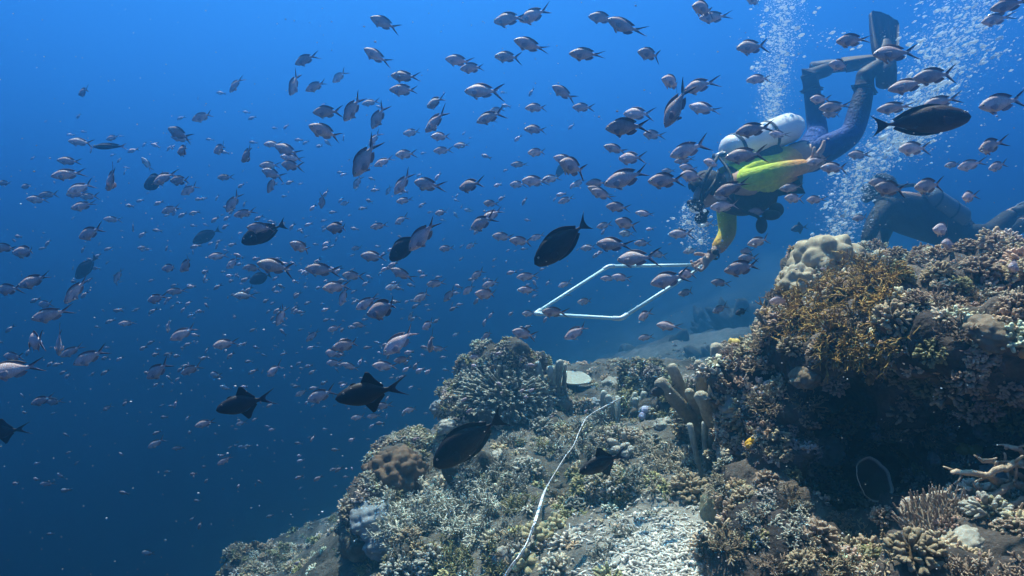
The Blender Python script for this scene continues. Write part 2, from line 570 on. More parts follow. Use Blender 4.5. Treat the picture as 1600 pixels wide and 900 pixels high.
def plate_mb(seed, cup=.15, thick=.035, hole=0.0, rim=(0.55, 0.52, 0.42), col=(0.24, 0.21, 0.15), wav=.05, nr=14, na=64, sweep=1.0, irr=.10):
    g = np.random.default_rng(seed)
    mb = M()
    a = np.linspace(0, 2 * math.pi * sweep, na, endpoint=sweep < 1)
    rr = np.linspace(hole, 1, nr)
    A, RR = np.meshgrid(a, rr)
    P = np.stack([np.cos(A), np.sin(A), 0 * A], -1)
    edge = 1 + irr * vnoise(P.reshape(-1, 3) * 2.1 + seed, seed).reshape(A.shape) + .35 * irr * vnoise(P.reshape(-1, 3) * 7 + seed, seed).reshape(A.shape)
    X, Y = RR * edge * np.cos(A), RR * edge * np.sin(A)
    Z = cup * RR ** 2 + wav * RR ** 2 * vnoise(np.stack([np.cos(A) * 2.5, np.sin(A) * 2.5, RR * 2], -1).reshape(-1, 3), seed + 3).reshape(A.shape)
    top = np.stack([X, Y, Z], -1).reshape(-1, 3)
    bot = top - np.array([0, 0, 1.0]) * (thick * (1.6 - .8 * RR.reshape(-1, 1)))
    n = len(top)
    T = []
    cols_ = na if sweep >= 1 else na - 1
    for i in range(nr - 1):
        for j in range(cols_):
            p, q = i * na + j, i * na + (j + 1) % na
            T += [(p, p + na, q + na), (p, q + na, q), (n + p, n + q + na, n + p + na), (n + p, n + q, n + q + na)]
    for j in range(cols_):
        p, q = (nr - 1) * na + j, (nr - 1) * na + (j + 1) % na
        T += [(p, n + p, n + q), (p, n + q, q)]
        if hole > 0:
            p, q = j, (j + 1) % na
            T += [(p, q, n + q), (p, n + q, n + p)]
    s = np.clip((RR.reshape(-1) - .88) / .1, 0, 1)
    cc = lerp(col, rim, s)
    mb.add(np.vstack([top, bot]), T, np.vstack([cc, cc * .8]))
    return mb


def table_top_mb(seed, n=260, h=.17, r=.018, base=(0.22, 0.18, 0.13), tip=(0.52, 0.46, 0.38), tilt=.55):
    g = np.random.default_rng(seed)
    mb = M()
    for k in range(n):
        rad = math.sqrt((k + .5) / n) * .98
        a = k * 2.39996
        p = np.array([rad * math.cos(a), rad * math.sin(a), .10 * rad ** 2]) * (1 + .06 * math.sin(3 * a))
        d = unit(np.array([math.cos(a) * rad * tilt, math.sin(a) * rad * tilt, .9]) + g.normal(0, .16, 3))
        L = h * g.uniform(.6, 1.2)
        v, t, s = tube([p - d * .03, p + d * L * .5, p + d * L], [r * 1.15, r, r * .7], 5)
        mb.add(v, t, lerp(base, tip, s))
        if g.random() < .5:
            e = unit(d + g.normal(0, .6, 3))
            q = p + d * L * .45
            v, t, s = tube([q, q + e * L * .3, q + e * L * .5], [r * .8, r * .75, r * .55], 5)
            mb.add(v, t, lerp(base, tip, .4 + .6 * s))
    return mb


def finger_part_mb(seed, h=1.0, r=.16, base=(0.17, 0.13, 0.09), tip=(0.50, 0.47, 0.38), lean=(0, 0)):
    g = np.random.default_rng(seed)
    k = 9
    z = np.linspace(-.15, h, k)
    pts = np.stack([lean[0] * z + .05 * np.sin(z * 4 + seed), lean[1] * z + .05 * np.cos(z * 3.3 + seed), z], 1)
    rad = r * (0.85 + .15 * np.sin(np.linspace(0, 5, k) + seed)) * np.linspace(1.0, 1.02, k)
    v, t, s = tube(pts, rad, 14)
    v = v + .28 * r * fbm(v / r * .55 + seed, seed, 3)[:, None] * unit3(v - np.stack([lean[0] * v[:, 2], lean[1] * v[:, 2], v[:, 2]], 1))
    return M().add(v, t, lerp(base, tip, np.clip(s, 0, 1) ** 3))


def unit3(a):
    return a / (np.linalg.norm(a, axis=1, keepdims=True) + 1e-9)


THINGS = []          # (object, kind words, px, py): everything that gets its label from where it stands


def basis(nrm, rz, tiltmix=.5, leanx=0):
    up = unit(unit(nrm) * tiltmix + np.array([0, 0, 1.0]) * (1 - tiltmix) + np.array([leanx, 0, 0]))
    x = unit(np.cross(up, [math.sin(rz), math.cos(rz), .05]))
    y = np.cross(up, x)
    return Matrix(((x[0], y[0], up[0]), (x[1], y[1], up[1]), (x[2], y[2], up[2]))).to_4x4()


def set_pose(o, loc, rotm, scale):
    sc = scale if hasattr(scale, '__len__') else (scale,) * 3
    o.matrix_world = Matrix.Translation(Vector(loc)) @ rotm @ Matrix.Diagonal((*sc, 1))


def site(px, py, d=None):
    if d is not None:
        return at(px, py, d), np.array([0, -.3, 1.0])
    h = hit(px, py)
    return h if h else (at(px, py, 3.5), np.array([0, -.3, 1.0]))


def colony(name, me, px, py, size_px, label=None, cat="coral", group=None, sink=.3, mix=.5, rz=None, squash=1.0, d=None, words=None, leanx=0):
    p, n = site(px, py, d)
    dep = p @ CF
    s = size_px / F * dep
    o = link(name, me) if not isinstance(me, bpy.types.Object) else me
    r = random.uniform(0, 6.28) if rz is None else rz
    m = basis(n, r, mix, leanx)
    up = np.array([m[0][2], m[1][2], m[2][2]])
    set_pose(o, p - up * s * sink, m, (s, s, s * squash))
    tag(o, label, cat, group)
    q = pix(p)
    THINGS.append((o, words, q[0], q[1]))
    return o


PALE = (0.62, 0.58, 0.49)
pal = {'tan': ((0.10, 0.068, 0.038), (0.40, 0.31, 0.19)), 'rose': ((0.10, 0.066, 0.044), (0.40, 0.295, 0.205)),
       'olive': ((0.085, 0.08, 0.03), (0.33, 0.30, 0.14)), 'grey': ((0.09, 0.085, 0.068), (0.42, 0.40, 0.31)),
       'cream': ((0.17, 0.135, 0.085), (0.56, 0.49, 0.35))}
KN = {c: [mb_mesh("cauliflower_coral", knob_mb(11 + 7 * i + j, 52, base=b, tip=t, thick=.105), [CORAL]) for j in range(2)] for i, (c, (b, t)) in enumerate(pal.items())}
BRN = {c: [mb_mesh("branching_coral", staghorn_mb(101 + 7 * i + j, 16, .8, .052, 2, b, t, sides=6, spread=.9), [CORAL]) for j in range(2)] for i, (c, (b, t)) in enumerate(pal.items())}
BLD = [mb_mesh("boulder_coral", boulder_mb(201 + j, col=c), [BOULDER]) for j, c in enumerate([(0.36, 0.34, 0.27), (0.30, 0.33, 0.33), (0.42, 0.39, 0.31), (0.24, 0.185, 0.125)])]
BRA = [mb_mesh("brain_coral", brain_mb(221 + j), [BOULDER]) for j in range(2)]

# ---- colonies one can point at
colony("boulder_coral", mb_mesh("boulder_coral", boulder_mb(301, 2.0, .42, .015, (0.42, 0.36, 0.24), .9, 5, (0.30, 0.26, 0.18)), [BOULDER]), 1290, 408, 50,
       "large pale lumpy boulder coral crowning the left end of the reef wall", "coral", None, .1, .35, .4)
colony("boulder_coral", mb_mesh("boulder_coral", boulder_mb(302, 2.2, .40, .015, (0.40, 0.34, 0.23), .95, 5, (0.29, 0.25, 0.18)), [BOULDER]), 1246, 446, 32,
       "smaller lumpy boulder coral just below the large pale one on the wall", "coral", None, .1, .5, 1.4)
# golden fire coral hanging over the lip
fc_words = "golden brown fire coral with thin drooping branches below the lumpy boulder coral"
p0, n0 = site(1300, 480)
fire = tag(link("fire_coral", None), fc_words, "coral")
fire.location = p0
g5 = np.random.default_rng(55)
for k in range(60):
    px, py = 1228 + 170 * g5.random(), 420 + 135 * g5.random()
    if py < 460 and px < 1290: continue
    h_ = hit(px, py)
    if h_ is None: continue
    mb = M()
    d0 = unit(h_[1] * 1.0 + np.array([g5.normal(0, .5), -.5, .25 + g5.normal(0, .35)]))
    S_ = 30 / F * (h_[0] @ CF)
    for q in range(5):
        branch_into(mb, g5, h_[0] - p0 - h_[1] * .01, unit(d0 + g5.normal(0, .5, 3)), S_ * g5.uniform(.8, 1.25), S_ * .058, 2, (0.15, 0.085, 0.025), (0.46, 0.30, 0.09), 0, 5, .7, 3, .2, -.05)
    link("branch", mb_mesh("branch", mb, [CORAL]), fire)
# thick brown finger coral left of the wall
fp, fn = site(1100, 645)
fp = fp - CF * .10
fing = tag(link("finger_coral", None), "thick brown finger coral with pale blunt tips left of the reef wall", "coral")
fing.location = fp
s_ = 1.0 / F * (fp @ CF)
link("holdfast", mb_mesh("holdfast", M().add(ICO[4][0] * s_ * np.array([42, 36, 22]) * (1 + .15 * fbm(ICO[4][0] * 3, 4, 3))[:, None], ICO[4][1], (0.17, 0.14, 0.09)), [CORAL]), fing)
gq = np.random.default_rng(44)
for k, (lx, hh, rr, yo) in enumerate([(-.85, 62, 12, 0), (-.6, 78, 13, 6), (-.42, 88, 12, -4), (-.25, 70, 13, -14), (-.1, 98, 13, 4), (.06, 112, 12, 8), (.16, 84, 13, -8), (.30, 92, 10, 4), (-.7, 46, 12, -16), (-.95, 40, 11, -8), (-.05, 60, 13, -22), (.45, 60, 11, -2), (-.35, 50, 12, -26)]):
    b = mb_mesh("finger", finger_part_mb(400 + k, hh * s_, rr * .82 * s_, (0.15, 0.115, 0.07), (0.38, 0.34, 0.25), (lx, -.28 + .012 * yo)), [CORAL])
    o = link("finger", b, fing)
    o.location = (lx * 18 * s_, (yo - 14) * s_, (6 - abs(lx) * 6) * s_)
# round pale table coral on the crest
tp, tn = site(895, 608)
ts = 27 / F * (tp @ CF)
tab = tag(link("table_coral", None), "round pale table coral standing on the reef crest above the tape", "coral")
tab.location = tp
o = link("plate", mb_mesh("plate", plate_mb(501, .03, .09, 0, (0.44, 0.45, 0.36), (0.33, 0.34, 0.27), .03, irr=.12), [CORAL]), tab)
o.scale = (ts, ts, ts); o.location = (0, -.3 * ts, ts * .75); o.rotation_euler = (R(9), R(5), 0)
v, t, s = tube([(0, -.2 * ts, -.6 * ts), (0, -.25 * ts, .1 * ts), (0, -.3 * ts, .45 * ts)], [.4 * ts, .25 * ts, .3 * ts], 12)
link("stalk", mb_mesh("stalk", M().add(v, t, (0.2, 0.17, 0.13)), [CORAL]), tab)
# smooth heads round the middle slope
for (px, py, s, k, lab) in [
    (955, 600, 17, 0, "small round boulder coral right of the round table coral on the crest"),
    (925, 630, 13, 1, "small smooth boulder coral just below the round table coral"),
    (684, 634, 13, 1, "pale round boulder coral at the left foot of the knobby crest mound"),
    (698, 664, 15, 2, "oblong pale boulder coral behind the head of the dark surgeonfish over the slope"),
    (583, 812, 34, 1, "smooth blue-grey boulder coral left of the wide branching thicket"),
    (600, 842, 30, 1, "lower blue-grey boulder coral beside the wide branching thicket"),
    (690, 700, 11, 2, "tiny whitish boulder coral below the oblong one on the left slope"),
    (1038, 662, 16, 0, "pale lumpy boulder coral below the thick brown finger coral"),
    (1010, 643, 12, 1, "small bluish boulder coral near the top end of the tape"),
    (1290, 700, 26, 2, "round nubbly boulder coral at the dark hollow of the wall"),
    (1345, 720, 14, 0, "dim boulder coral inside the dark hollow of the wall"),
    (1545, 518, 36, 3, "flat ridged brown boulder coral on the right part of the wall")]:
    colony("boulder_coral", BLD[k], px, py, s, lab, "coral", None, .15, .4, None, .9)
colony("brain_coral", BRA[0], 1130, 800, 34, "brown column of brain coral at the edge of the white rubble", "coral", None, .1, .2, None, 1.7)
colony("boulder_coral", mb_mesh("boulder_coral", boulder_mb(231, 3.2, .5, .06, (0.17, 0.105, 0.06), .95, 5, (0.10, 0.07, 0.045)), [BOULDER]), 615, 742, 46, "brown rounded coral head at the far left edge of the slope", "coral", None, .1, .3, None, .95)
# knobby crest mound on the left
colony("knobby_coral_mound", mb_mesh("knobby_coral_mound", knob_mb(611, 900, .06, .024, 1.0, (0.16, 0.16, 0.12), (0.42, 0.42, 0.33), 5, .85, .86), [CORAL]), 795, 600, 84,
       "big dark knobby coral mound at the left end of the reef crest", "coral", None, .35, .2, .3, .75)
# finger corals on the mound's right shoulder
for gi, (gx0, gy0, nf, hh, lab) in enumerate([(848, 600, 9, 42, "clump of thin blunt finger coral right of the dark knobby mound"),
                                            (965, 640, 7, 26, "short finger coral beside the upper end of the tape"),
                                            (1120, 690, 6, 40, "finger coral in the shade under the thick brown one")]):
    q0, _n = site(gx0, gy0)
    fo = tag(link("finger_coral", None), lab, "coral"); fo.location = q0
    s1 = 1 / F * (q0 @ CF)
    gg = np.random.default_rng(700 + gi)
    for k in range(nf):
        o = link("finger", mb_mesh("finger", finger_part_mb(710 + k + 20 * gi, hh * s1 * gg.uniform(.6, 1.1), 5.5 * s1 * gg.uniform(.85, 1.2), (0.15, 0.15, 0.11), (0.42, 0.44, 0.36), (gg.normal(0, .18), gg.normal(0, .18))), [CORAL]), fo)
        o.location = (gg.uniform(-24, 24) * s1, gg.uniform(-14, 14) * s1, 0)
# wide branching thicket on the lower left
def thicket(label, cx, cy, wpx, hpx, n, size, colr, seed, name="staghorn_coral", lvl=2, r=.05, up=.10):
    q0, _n = site(cx, cy)
    ob = tag(link(name, None), label, "coral"); ob.location = q0
    gg = np.random.default_rng(seed)
    b, t = colr
    for k in range(n):
        px, py = cx + wpx * (gg.random() - .5), cy + hpx * (gg.random() - .5)
        h_ = hit(px, py)
        if h_ is None or abs(h_[0] @ CF - q0 @ CF) > .9: continue
        S_ = size * .62 / F * (h_[0] @ CF)
        mb = M()
        d0 = unit(np.array([gg.normal(0, .6), -.3 + gg.normal(0, .5), .75]))
        for q in range(4):
            branch_into(mb, gg, h_[0] - q0 - np.array([0, 0, .02]), unit(d0 + gg.normal(0, .45, 3)), S_ * gg.uniform(.75, 1.2), S_ * r * 1.55, lvl, b, t, 0, 6, .85, 3, .2, up * .3)
        link("branch", mb_mesh("branch", mb, [CORAL]), ob)
    THINGS.append((ob, None, cx, cy))
    return ob

thicket("wide thicket of fine pale staghorn coral on the lower left slope", 690, 808, 190, 84, 78, 40, ((0.22, 0.21, 0.15), (0.64, 0.62, 0.48)), 801)
thicket("thin fingered staghorn coral climbing the slope left of the tape", 770, 745, 120, 60, 34, 32, pal['grey'], 802)
thicket("staghorn coral crossing under the upper part of the tape", 905, 690, 80, 60, 26, 34, pal['grey'], 803)
thicket("low tangled staghorn coral right of the black triggerfish over the slope", 1040, 735, 110, 60, 32, 36, pal['cream'], 804)
thicket("yellowish staghorn coral in the bottom left of the reef beside the tape", 740, 875, 110, 50, 26, 34, pal['olive'], 805)
# near, big branches bottom right
thicket("pinkish tan staghorn coral filling the bottom right corner", 1555, 898, 120, 40, 26, 40, pal['rose'], 806, r=.075, lvl=2, up=.2)
thicket("bushy tan staghorn coral at the bottom edge below the dark hollow", 1320, 872, 140, 60, 34, 36, pal['tan'], 807, r=.07)
thicket("grey nubbly staghorn coral left of the bushy tan one", 1215, 820, 90, 60, 26, 32, pal['grey'], 808, r=.085)
ttop, _n = site(1480, 826)
tS = 66 / F * (ttop @ CF)
tab2 = tag(link("table_coral", None), "bristly table coral tilted below the thick bare branches at lower right", "coral")
tab2.location = ttop
o = link("bristles", mb_mesh("bristles", table_top_mb(511, 300, .24, .02, (0.22, 0.17, 0.13), (0.46, 0.35, 0.25)), [CORAL]), tab2)
o.scale = (tS,) * 3; o.rotation_euler = (R(28), R(-14), 0)
o = link("plate", mb_mesh("plate", plate_mb(502, .10, .07, 0, (0.4, 0.34, 0.27), (0.24, 0.19, 0.14)), [CORAL]), tab2)
o.scale = (tS,) * 3; o.rotation_euler = (R(28), R(-14), 0); o.location = (0, 0, -.01 * tS)
# thick bare branches reaching out lower right
bp_, _n = site(1618, 790)
thick = tag(link("antler_coral", None), "thick bare antler coral branches reaching out at the right edge", "coral")
thick.location = bp_
gg = np.random.default_rng(905)
for k, (x0, y0, x1, y1, x2, y2, rr) in enumerate([(1670, 850, 1585, 812, 1508, 832, 8), (1660, 790, 1590, 758, 1522, 792, 6.5), (1660, 745, 1600, 728, 1540, 742, 6), (1665, 705, 1610, 712, 1572, 700, 5), (1640, 760, 1560, 752, 1488, 738, 6),
                                            (1670, 820, 1615, 782, 1552, 800, 6), (1650, 735, 1590, 745, 1530, 716, 5), (1640, 800, 1590, 800, 1560, 826, 5)]):
    dd = min((hit(x1, y1)[0] @ CF) if hit(x1, y1) else 1.5, 1.6) - .05 - .02 * (k % 3)
    pts = catmull(np.array([at(x0, y0, dd + .12), at((x0 + x1) / 2, (y0 + y1) / 2 + 4, dd + .04), at(x1, y1, dd), at((x1 + x2) / 2, (y1 + y2) / 2 - 5, dd - .03), at(x2, y2, dd - .02)]), 15) - bp_
    pts[1:-1] += gg.normal(0, .0035, (13, 3))
    rs = np.linspace(1.2, .6, 15) * rr / F * dd * gg.uniform(.88, 1.12, 15)
    mb = M()
    v, t, s = tube(pts, rs, 10)
    v = v + .22 * rr / F * dd * fbm(v * 110, k, 3)[:, None] * np.array([.5, .5, 1])
    mb.add(v, t, lerp((0.20, 0.14, 0.09), (0.46, 0.36, 0.25), s))
    for q in range(6):
        i = int(gg.integers(3, 14))
        branch_into(mb, gg, pts[i], unit(np.array([-.55, -.35, .45]) + gg.normal(0, .5, 3)), rr * gg.uniform(2.5, 5.5) / F * dd, rs[i] * .55, 0, (0.24, 0.17, 0.11), (0.48, 0.38, 0.27))
    link("branch", mb_mesh("branch", mb, [CORAL]), thick)
# thin ring-edged cup coral in the hollow, its inside painted dark like the shade there
cpos = at(1352, 752, 1.9)
cs = 33 / F * 1.95
cup = tag(link("cup_coral", mb_mesh("cup_coral", plate_mb(521, .55, .04, .12, (0.66, 0.64, 0.48), (0.05, 0.044, 0.035), .06, 16, 72, 1.0, .05), [CORAL])), "thin dark cup coral with a pale ring edge in the shaded hollow", "coral")
set_pose(cup, cpos, Matrix.Rotation(R(58), 4, 'X') @ Matrix.Rotation(R(20), 4, 'Y'), cs)
# bright small sponges and clumps
YEL = mat_attr("yellow sponge", 120, .2, .3, .7, .2)
for (px, py, s, c, lab) in [(1177, 699, 9, (0.75, 0.42, 0.03), "small bright orange sponge on the dark face of the wall"),
                            (1156, 538, 9, (0.62, 0.45, 0.12), "small yellow sponge at the top left edge of the wall"),
                            (1362, 592, 9, (0.40, 0.28, 0.10), "small ochre sponge in the middle of the wall face"),
                            (1592, 555, 12, (0.50, 0.27, 0.10), "rusty orange sponge at the right edge of the wall"),
                            (1520, 706, 14, (0.42, 0.30, 0.07), "mustard coloured sponge above the thick bare branches"),
                            (1495, 740, 10, (0.36, 0.40, 0.22), "small round greenish sponge at the edge of the dark hollow"),
                            (1355, 472, 11, (0.26, 0.27, 0.17), "round olive sponge below the lip of the boulder coral"),
                            (618, 730, 10, (0.34, 0.48, 0.55), "pale blue sponge on the brown coral head at far left"),
                            (610, 758, 8, (0.5, 0.40, 0.14), "yellowish sponge at the foot of the brown coral head"),
                            (1008, 645, 9, (0.45, 0.48, 0.62), "pale lilac sponge left of the thick finger coral")]:
    mb = M()
    gg = np.random.default_rng(int(px))
    V, T = ICO[3]
    for q in range(4 if c[0] > .6 else 2):
        mb.add((V * (1 + .2 * fbm(V * 3 + q, int(px), 2))[:, None]) * np.array([.6, .5, .42]) + gg.normal(0, .42, 3) * np.array([1, .5, .25]), T, np.array(c) * gg.uniform(.85, 1.1))
    colony("sponge", mb_mesh("sponge", mb, [YEL]), px, py, s * 1.25, lab, "sponge", None, -.75, .8)
# lumpy yellow-tan lobes beside the tape, bottom middle
for (px, py, s, k, lab) in [(838, 842, 26, 'olive', "lobed olive coral touching the right side of the tape"), (868, 822, 20, 'olive', "upper lobed olive coral right of the tape"),
                            (822, 884, 24, 'olive', "lobed olive coral at the bottom edge beside the tape"), (905, 838, 18, 'cream', "cream lobed coral at the left edge of the white rubble"),
                            (978, 700, 26, 'cream', "cream lobed coral above the tail of the black triggerfish over the slope")]:
    colony("lobed_coral", mb_mesh("lobed_coral", knob_mb(int(px), 16, .55, .24, 1, (0.24, 0.20, 0.09) if k == 'olive' else (0.3, 0.26, 0.18), (0.46, 0.40, 0.22) if k == 'olive' else (0.56, 0.52, 0.42), 10, .7), [CORAL]),
           px, py, s, lab, "coral", None, .1, .4)

# ---- many smaller colonies over the wall and the slope, each its own thing
PT = [(1210, 470), (1250, 385), (1345, 372), (1450, 372), (1540, 352), (1600, 340), (1600, 900), (545, 900), (560, 830), (600, 770), (700, 650), (760, 600), (860, 590), (1000, 610), (1090, 610), (1130, 600), (1165, 540)]


def inside(px, py):
    c = False
    for i in range(len(PT)):
        (x1, y1), (x2, y2) = PT[i], PT[i - 1]
        if (y1 > py) != (y2 > py) and px < (x2 - x1) * (py - y1) / (y2 - y1) + x1:
            c = not c
    return c


taken = [(px, py, 26) for (_o, _w, px, py) in THINGS]
gg = np.random.default_rng(77)
n_col = 0
for tries in range(6000):
    px, py = gg.uniform(550, 1595), gg.uniform(350, 895)
    if not inside(px, py): continue
    if 985 < px < 1130 and 770 < py: continue
    if 1240 < px < 1480 and 600 < py < 800 and gg.random() < .82: continue
    h_ = hit(px, py)
    if h_ is None: continue
    dep = h_[0] @ CF
    if dep > 5: continue
    s = (gg.uniform(.032, .06) if px > 1180 else gg.uniform(.045, .085)) * F / dep
    if any((px - x) ** 2 + (py - y) ** 2 < (1.05 * (s + r) * .72) ** 2 for x, y, r in taken): continue
    taken.append((px, py, s))
    wall = px > 1180
    c = gg.choice(['rose', 'tan', 'rose', 'tan', 'olive'] if wall else ['grey', 'tan', 'grey', 'olive', 'cream'])
    u = gg.random()
    cw = {'rose': 'rosy', 'tan': 'tan', 'grey': 'grey', 'olive': 'olive', 'cream': 'cream'}[c]
    if u < .62:
        colony("cauliflower_coral", KN[c][n_col % 2], px, py, s, None, "coral", "coral colonies covering the reef", .15, .55, None, .85, None, f"{cw} cauliflower coral")
    elif u < .93:
        colony("branching_coral", BRN[c][n_col % 2], px, py, s * 1.1, None, "coral", "coral colonies covering the reef", .1, .55, None, .8, None, f"{cw} branching coral")
    else:
        colony("boulder_coral", BLD[(0, 2, 3)[n_col % 3]], px, py, s * .75, None, "coral", "coral colonies covering the reef", .2, .5, None, .8, None, "rounded boulder coral")
    n_col += 1
    if n_col >= 230: break
print("colonies", n_col)

# ---- the uncountable crust of small coral knobs and twigs over everything
def surf_samples(V, T, n, g, far=6.5):
    a, b, c = V[T[:, 0]], V[T[:, 1]], V[T[:, 2]]
    nr = np.cross(b - a, c - a)
    ar = np.linalg.norm(nr, axis=1)
    keep = ar.copy()
    ce = (a + b + c) / 3
    X, Y, D = ce @ CR, ce @ CU, ce @ CF
    ok = (D > .5) & (D < far) & (np.abs(X) < D * .86 + .15 + .9 * (X > 0)) & (np.abs(Y) < D * .50 + .15)
    keep[~ok] = 0
    i = g.choice(len(T), n, p=keep / keep.sum())
    u, v = g.random(n), g.random(n)
    f = u + v > 1
    u[f], v[f] = 1 - u[f], 1 - v[f]
    P = a[i] + (b[i] - a[i]) * u[:, None] + (c[i] - a[i]) * v[:, None]
    N = nr[i] / (ar[i][:, None] + 1e-12)
    return P, N


def crust(name, V, T, n, protos, smin, smax, seed, keepf, flipref=None, colf=None):
    g = np.random.default_rng(seed)
    P, N = surf_samples(V, T, n, g, 10 if V is GV else 6.5)
    s = np.ones(len(N)) if flipref == 'keep' else np.sign((N * np.array([0, -.3, 1.0])).sum(1))
    N = N * np.where(s == 0, 1, s)[:, None]
    k = keepf(P, N, g)
    P, N = P[k], N[k]
    Vs, Ts, Cs, off = [], [], [], 0
    for j in range(len(P)):
        pv, ptr, pc = protos[g.integers(len(protos))]
        up = unit(N[j] * .6 + np.array([0, 0, .45]) + g.normal(0, .15, 3))
        x = unit(np.cross(up, g.normal(0, 1, 3)))
        y = np.cross(up, x)
        sc = g.uniform(smin, smax)
        Vs.append(P[j] - up * sc * .15 + sc * (pv[:, :1] * x + pv[:, 1:2] * y + pv[:, 2:] * up * g.uniform(.7, 1.05)))
        Ts.append(ptr + off)
        cm = g.uniform(.65, 1.2) * (np.array([1, 1, 1]) + g.normal(0, .05, 3))
        Cs.append(pc * cm if colf is None else pc * cm * colf(P[j]))
        off += len(pv)
    print(name, len(P), "pieces", sum(len(t) for t in Ts), "tris")
    o = link(name, to_mesh(name, np.concatenate(Vs), np.concatenate(Ts), np.concatenate(Cs), [CORAL]))
    o["kind"] = "stuff"
    return o


def proto(mb):
    v, t, c, _m = mb.arrays()
    return v, t, c


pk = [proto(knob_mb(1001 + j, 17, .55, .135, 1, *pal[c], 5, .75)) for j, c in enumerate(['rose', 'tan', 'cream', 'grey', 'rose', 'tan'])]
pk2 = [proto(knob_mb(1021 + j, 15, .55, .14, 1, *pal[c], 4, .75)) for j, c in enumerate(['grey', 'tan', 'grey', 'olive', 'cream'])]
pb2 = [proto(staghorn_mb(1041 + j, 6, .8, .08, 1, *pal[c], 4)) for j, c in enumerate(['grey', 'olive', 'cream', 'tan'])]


def keep_wall(P, N, g):
    nz = fbm(P * 5.5, 91, 3)
    up = N[:, 2]
    q = [pix(p) for p in P]
    q = np.array(q)
    cave = (q[:, 0] > 1235) & (q[:, 0] < 1500) & (q[:, 1] > 590) & (q[:, 1] < 810)
    return ((nz > .0) & (~cave | (g.random(len(P)) < .28)))


def keep_ground(P, N, g):
    nz = fbm(P * 4.0, 93, 3)
    return (nz > -.2) & (sandy(P[:, 0], P[:, 1]) < .35) & (P[:, 1] < 9.5) & (P[:, 0] > -2.2) & ((P[:, 1] < 4.6) | (g.random(len(P)) < .55))


pb1 = [proto(staghorn_mb(1061 + j, 8, .75, .085, 1, *pal[c], 5)) for j, c in enumerate(["rose", "tan", "cream"])]
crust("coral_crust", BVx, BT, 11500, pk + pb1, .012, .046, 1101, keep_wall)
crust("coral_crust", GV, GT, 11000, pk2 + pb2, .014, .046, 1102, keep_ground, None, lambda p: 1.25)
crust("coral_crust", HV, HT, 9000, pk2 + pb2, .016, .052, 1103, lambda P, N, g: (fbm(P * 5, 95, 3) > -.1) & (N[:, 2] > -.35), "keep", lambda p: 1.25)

# broken white twigs on the sand pocket
g = np.random.default_rng(1201)
mb = M()
for k in range(5200):
    x, y = .47 + g.normal(0, .21), 1.78 + g.normal(0, .36)
    if g.random() > sandy(np.array([x]), np.array([y]))[0] + .25: continue
    a, L, r = g.uniform(0, 6.28), g.uniform(.007, .030), g.uniform(.0016, .0044)
    z = float(ground(np.array([x]), np.array([y]))[0]) + r * g.uniform(.3, 1.6)
    d = np.array([math.cos(a), math.sin(a), g.normal(0, .25)])
    p = np.array([x, y, z])
    v, t, s = tube([p - d * L / 2, p + g.normal(0, .003, 3), p + d * L / 2], [r, r * 1.1, r * .8], 5, True, True)
    mb.add(v, t, np.array([0.54, 0.51, 0.43]) * g.uniform(.45, 1.2))
link("coral_rubble", mb_mesh("coral_rubble", mb, [CORAL]))["kind"] = "stuff"
# ------------------------------------------------------------------ fish
# a fish lies along X with its nose at x=0 and its tail tip at x=1, Z up; it is turned so that -X points where the nose points
def prof(xs, keys):
    k = np.array(keys)
    from_x, val = k[:, 0], k[:, 1]
    t = np.interp(xs, from_x, np.arange(len(from_x)))
    return catmull_at(val, t)


def catmull_at(v, t):
    k = len(v)
    i = np.clip(t.astype(int), 0, k - 2)
    f = t - i
    g = lambda j: v[np.clip(j, 0, k - 1)]
    p0, p1, p2, p3 = g(i - 1), g(i), g(i + 1), g(i + 2)
    return 0.5 * (2 * p1 + (p2 - p0) * f + (2 * p0 - 5 * p1 + 4 * p2 - p3) * f ** 2 + (3 * p1 - p0 - 3 * p2 + p3) * f ** 3)


def body_mb(mb, top, bot, wid, x1, colf, ns=30, n=18):
    xs = x1 * (0.5 - 0.5 * np.cos(np.linspace(0.10, 1, ns) * math.pi)) ** .9
    t, b, w_ = prof(xs, top), prof(xs, bot), np.maximum(prof(xs, wid), .002)
    a = np.linspace(0, 2 * math.pi, n, endpoint=False)
    sn, cs_ = np.sin(a), np.cos(a)
    V = []
    for i in range(ns):
        mid, h = (t[i] + b[i]) / 2, max((t[i] - b[i]) / 2, .002)
        yy = np.sign(cs_) * np.abs(cs_) ** 1.15 * w_[i]
        V.append(np.stack([np.full(n, xs[i]), yy, mid + h * sn], 1))
    V = np.concatenate(V)
    T = []
    for i in range(ns - 1):
        for j in range(n):
            p, q = i * n + j, i * n + (j + 1) % n
            T += [(p, q, q + n), (p, q + n, p + n)]
    V = np.vstack([V, [0, 0, (t[0] + b[0]) / 2], [x1 + .004, 0, (t[-1] + b[-1]) / 2]])
    m0, m1 = len(V) - 2, len(V) - 1
    T += [((j + 1) % n, j, m0) for j in range(n)] + [((ns - 1) * n + j, (ns - 1) * n + (j + 1) % n, m1) for j in range(n)]
    rel = np.concatenate([np.tile(sn, ns), [0, 0]])
    mb.add(V, np.array(T), colf(V, rel))


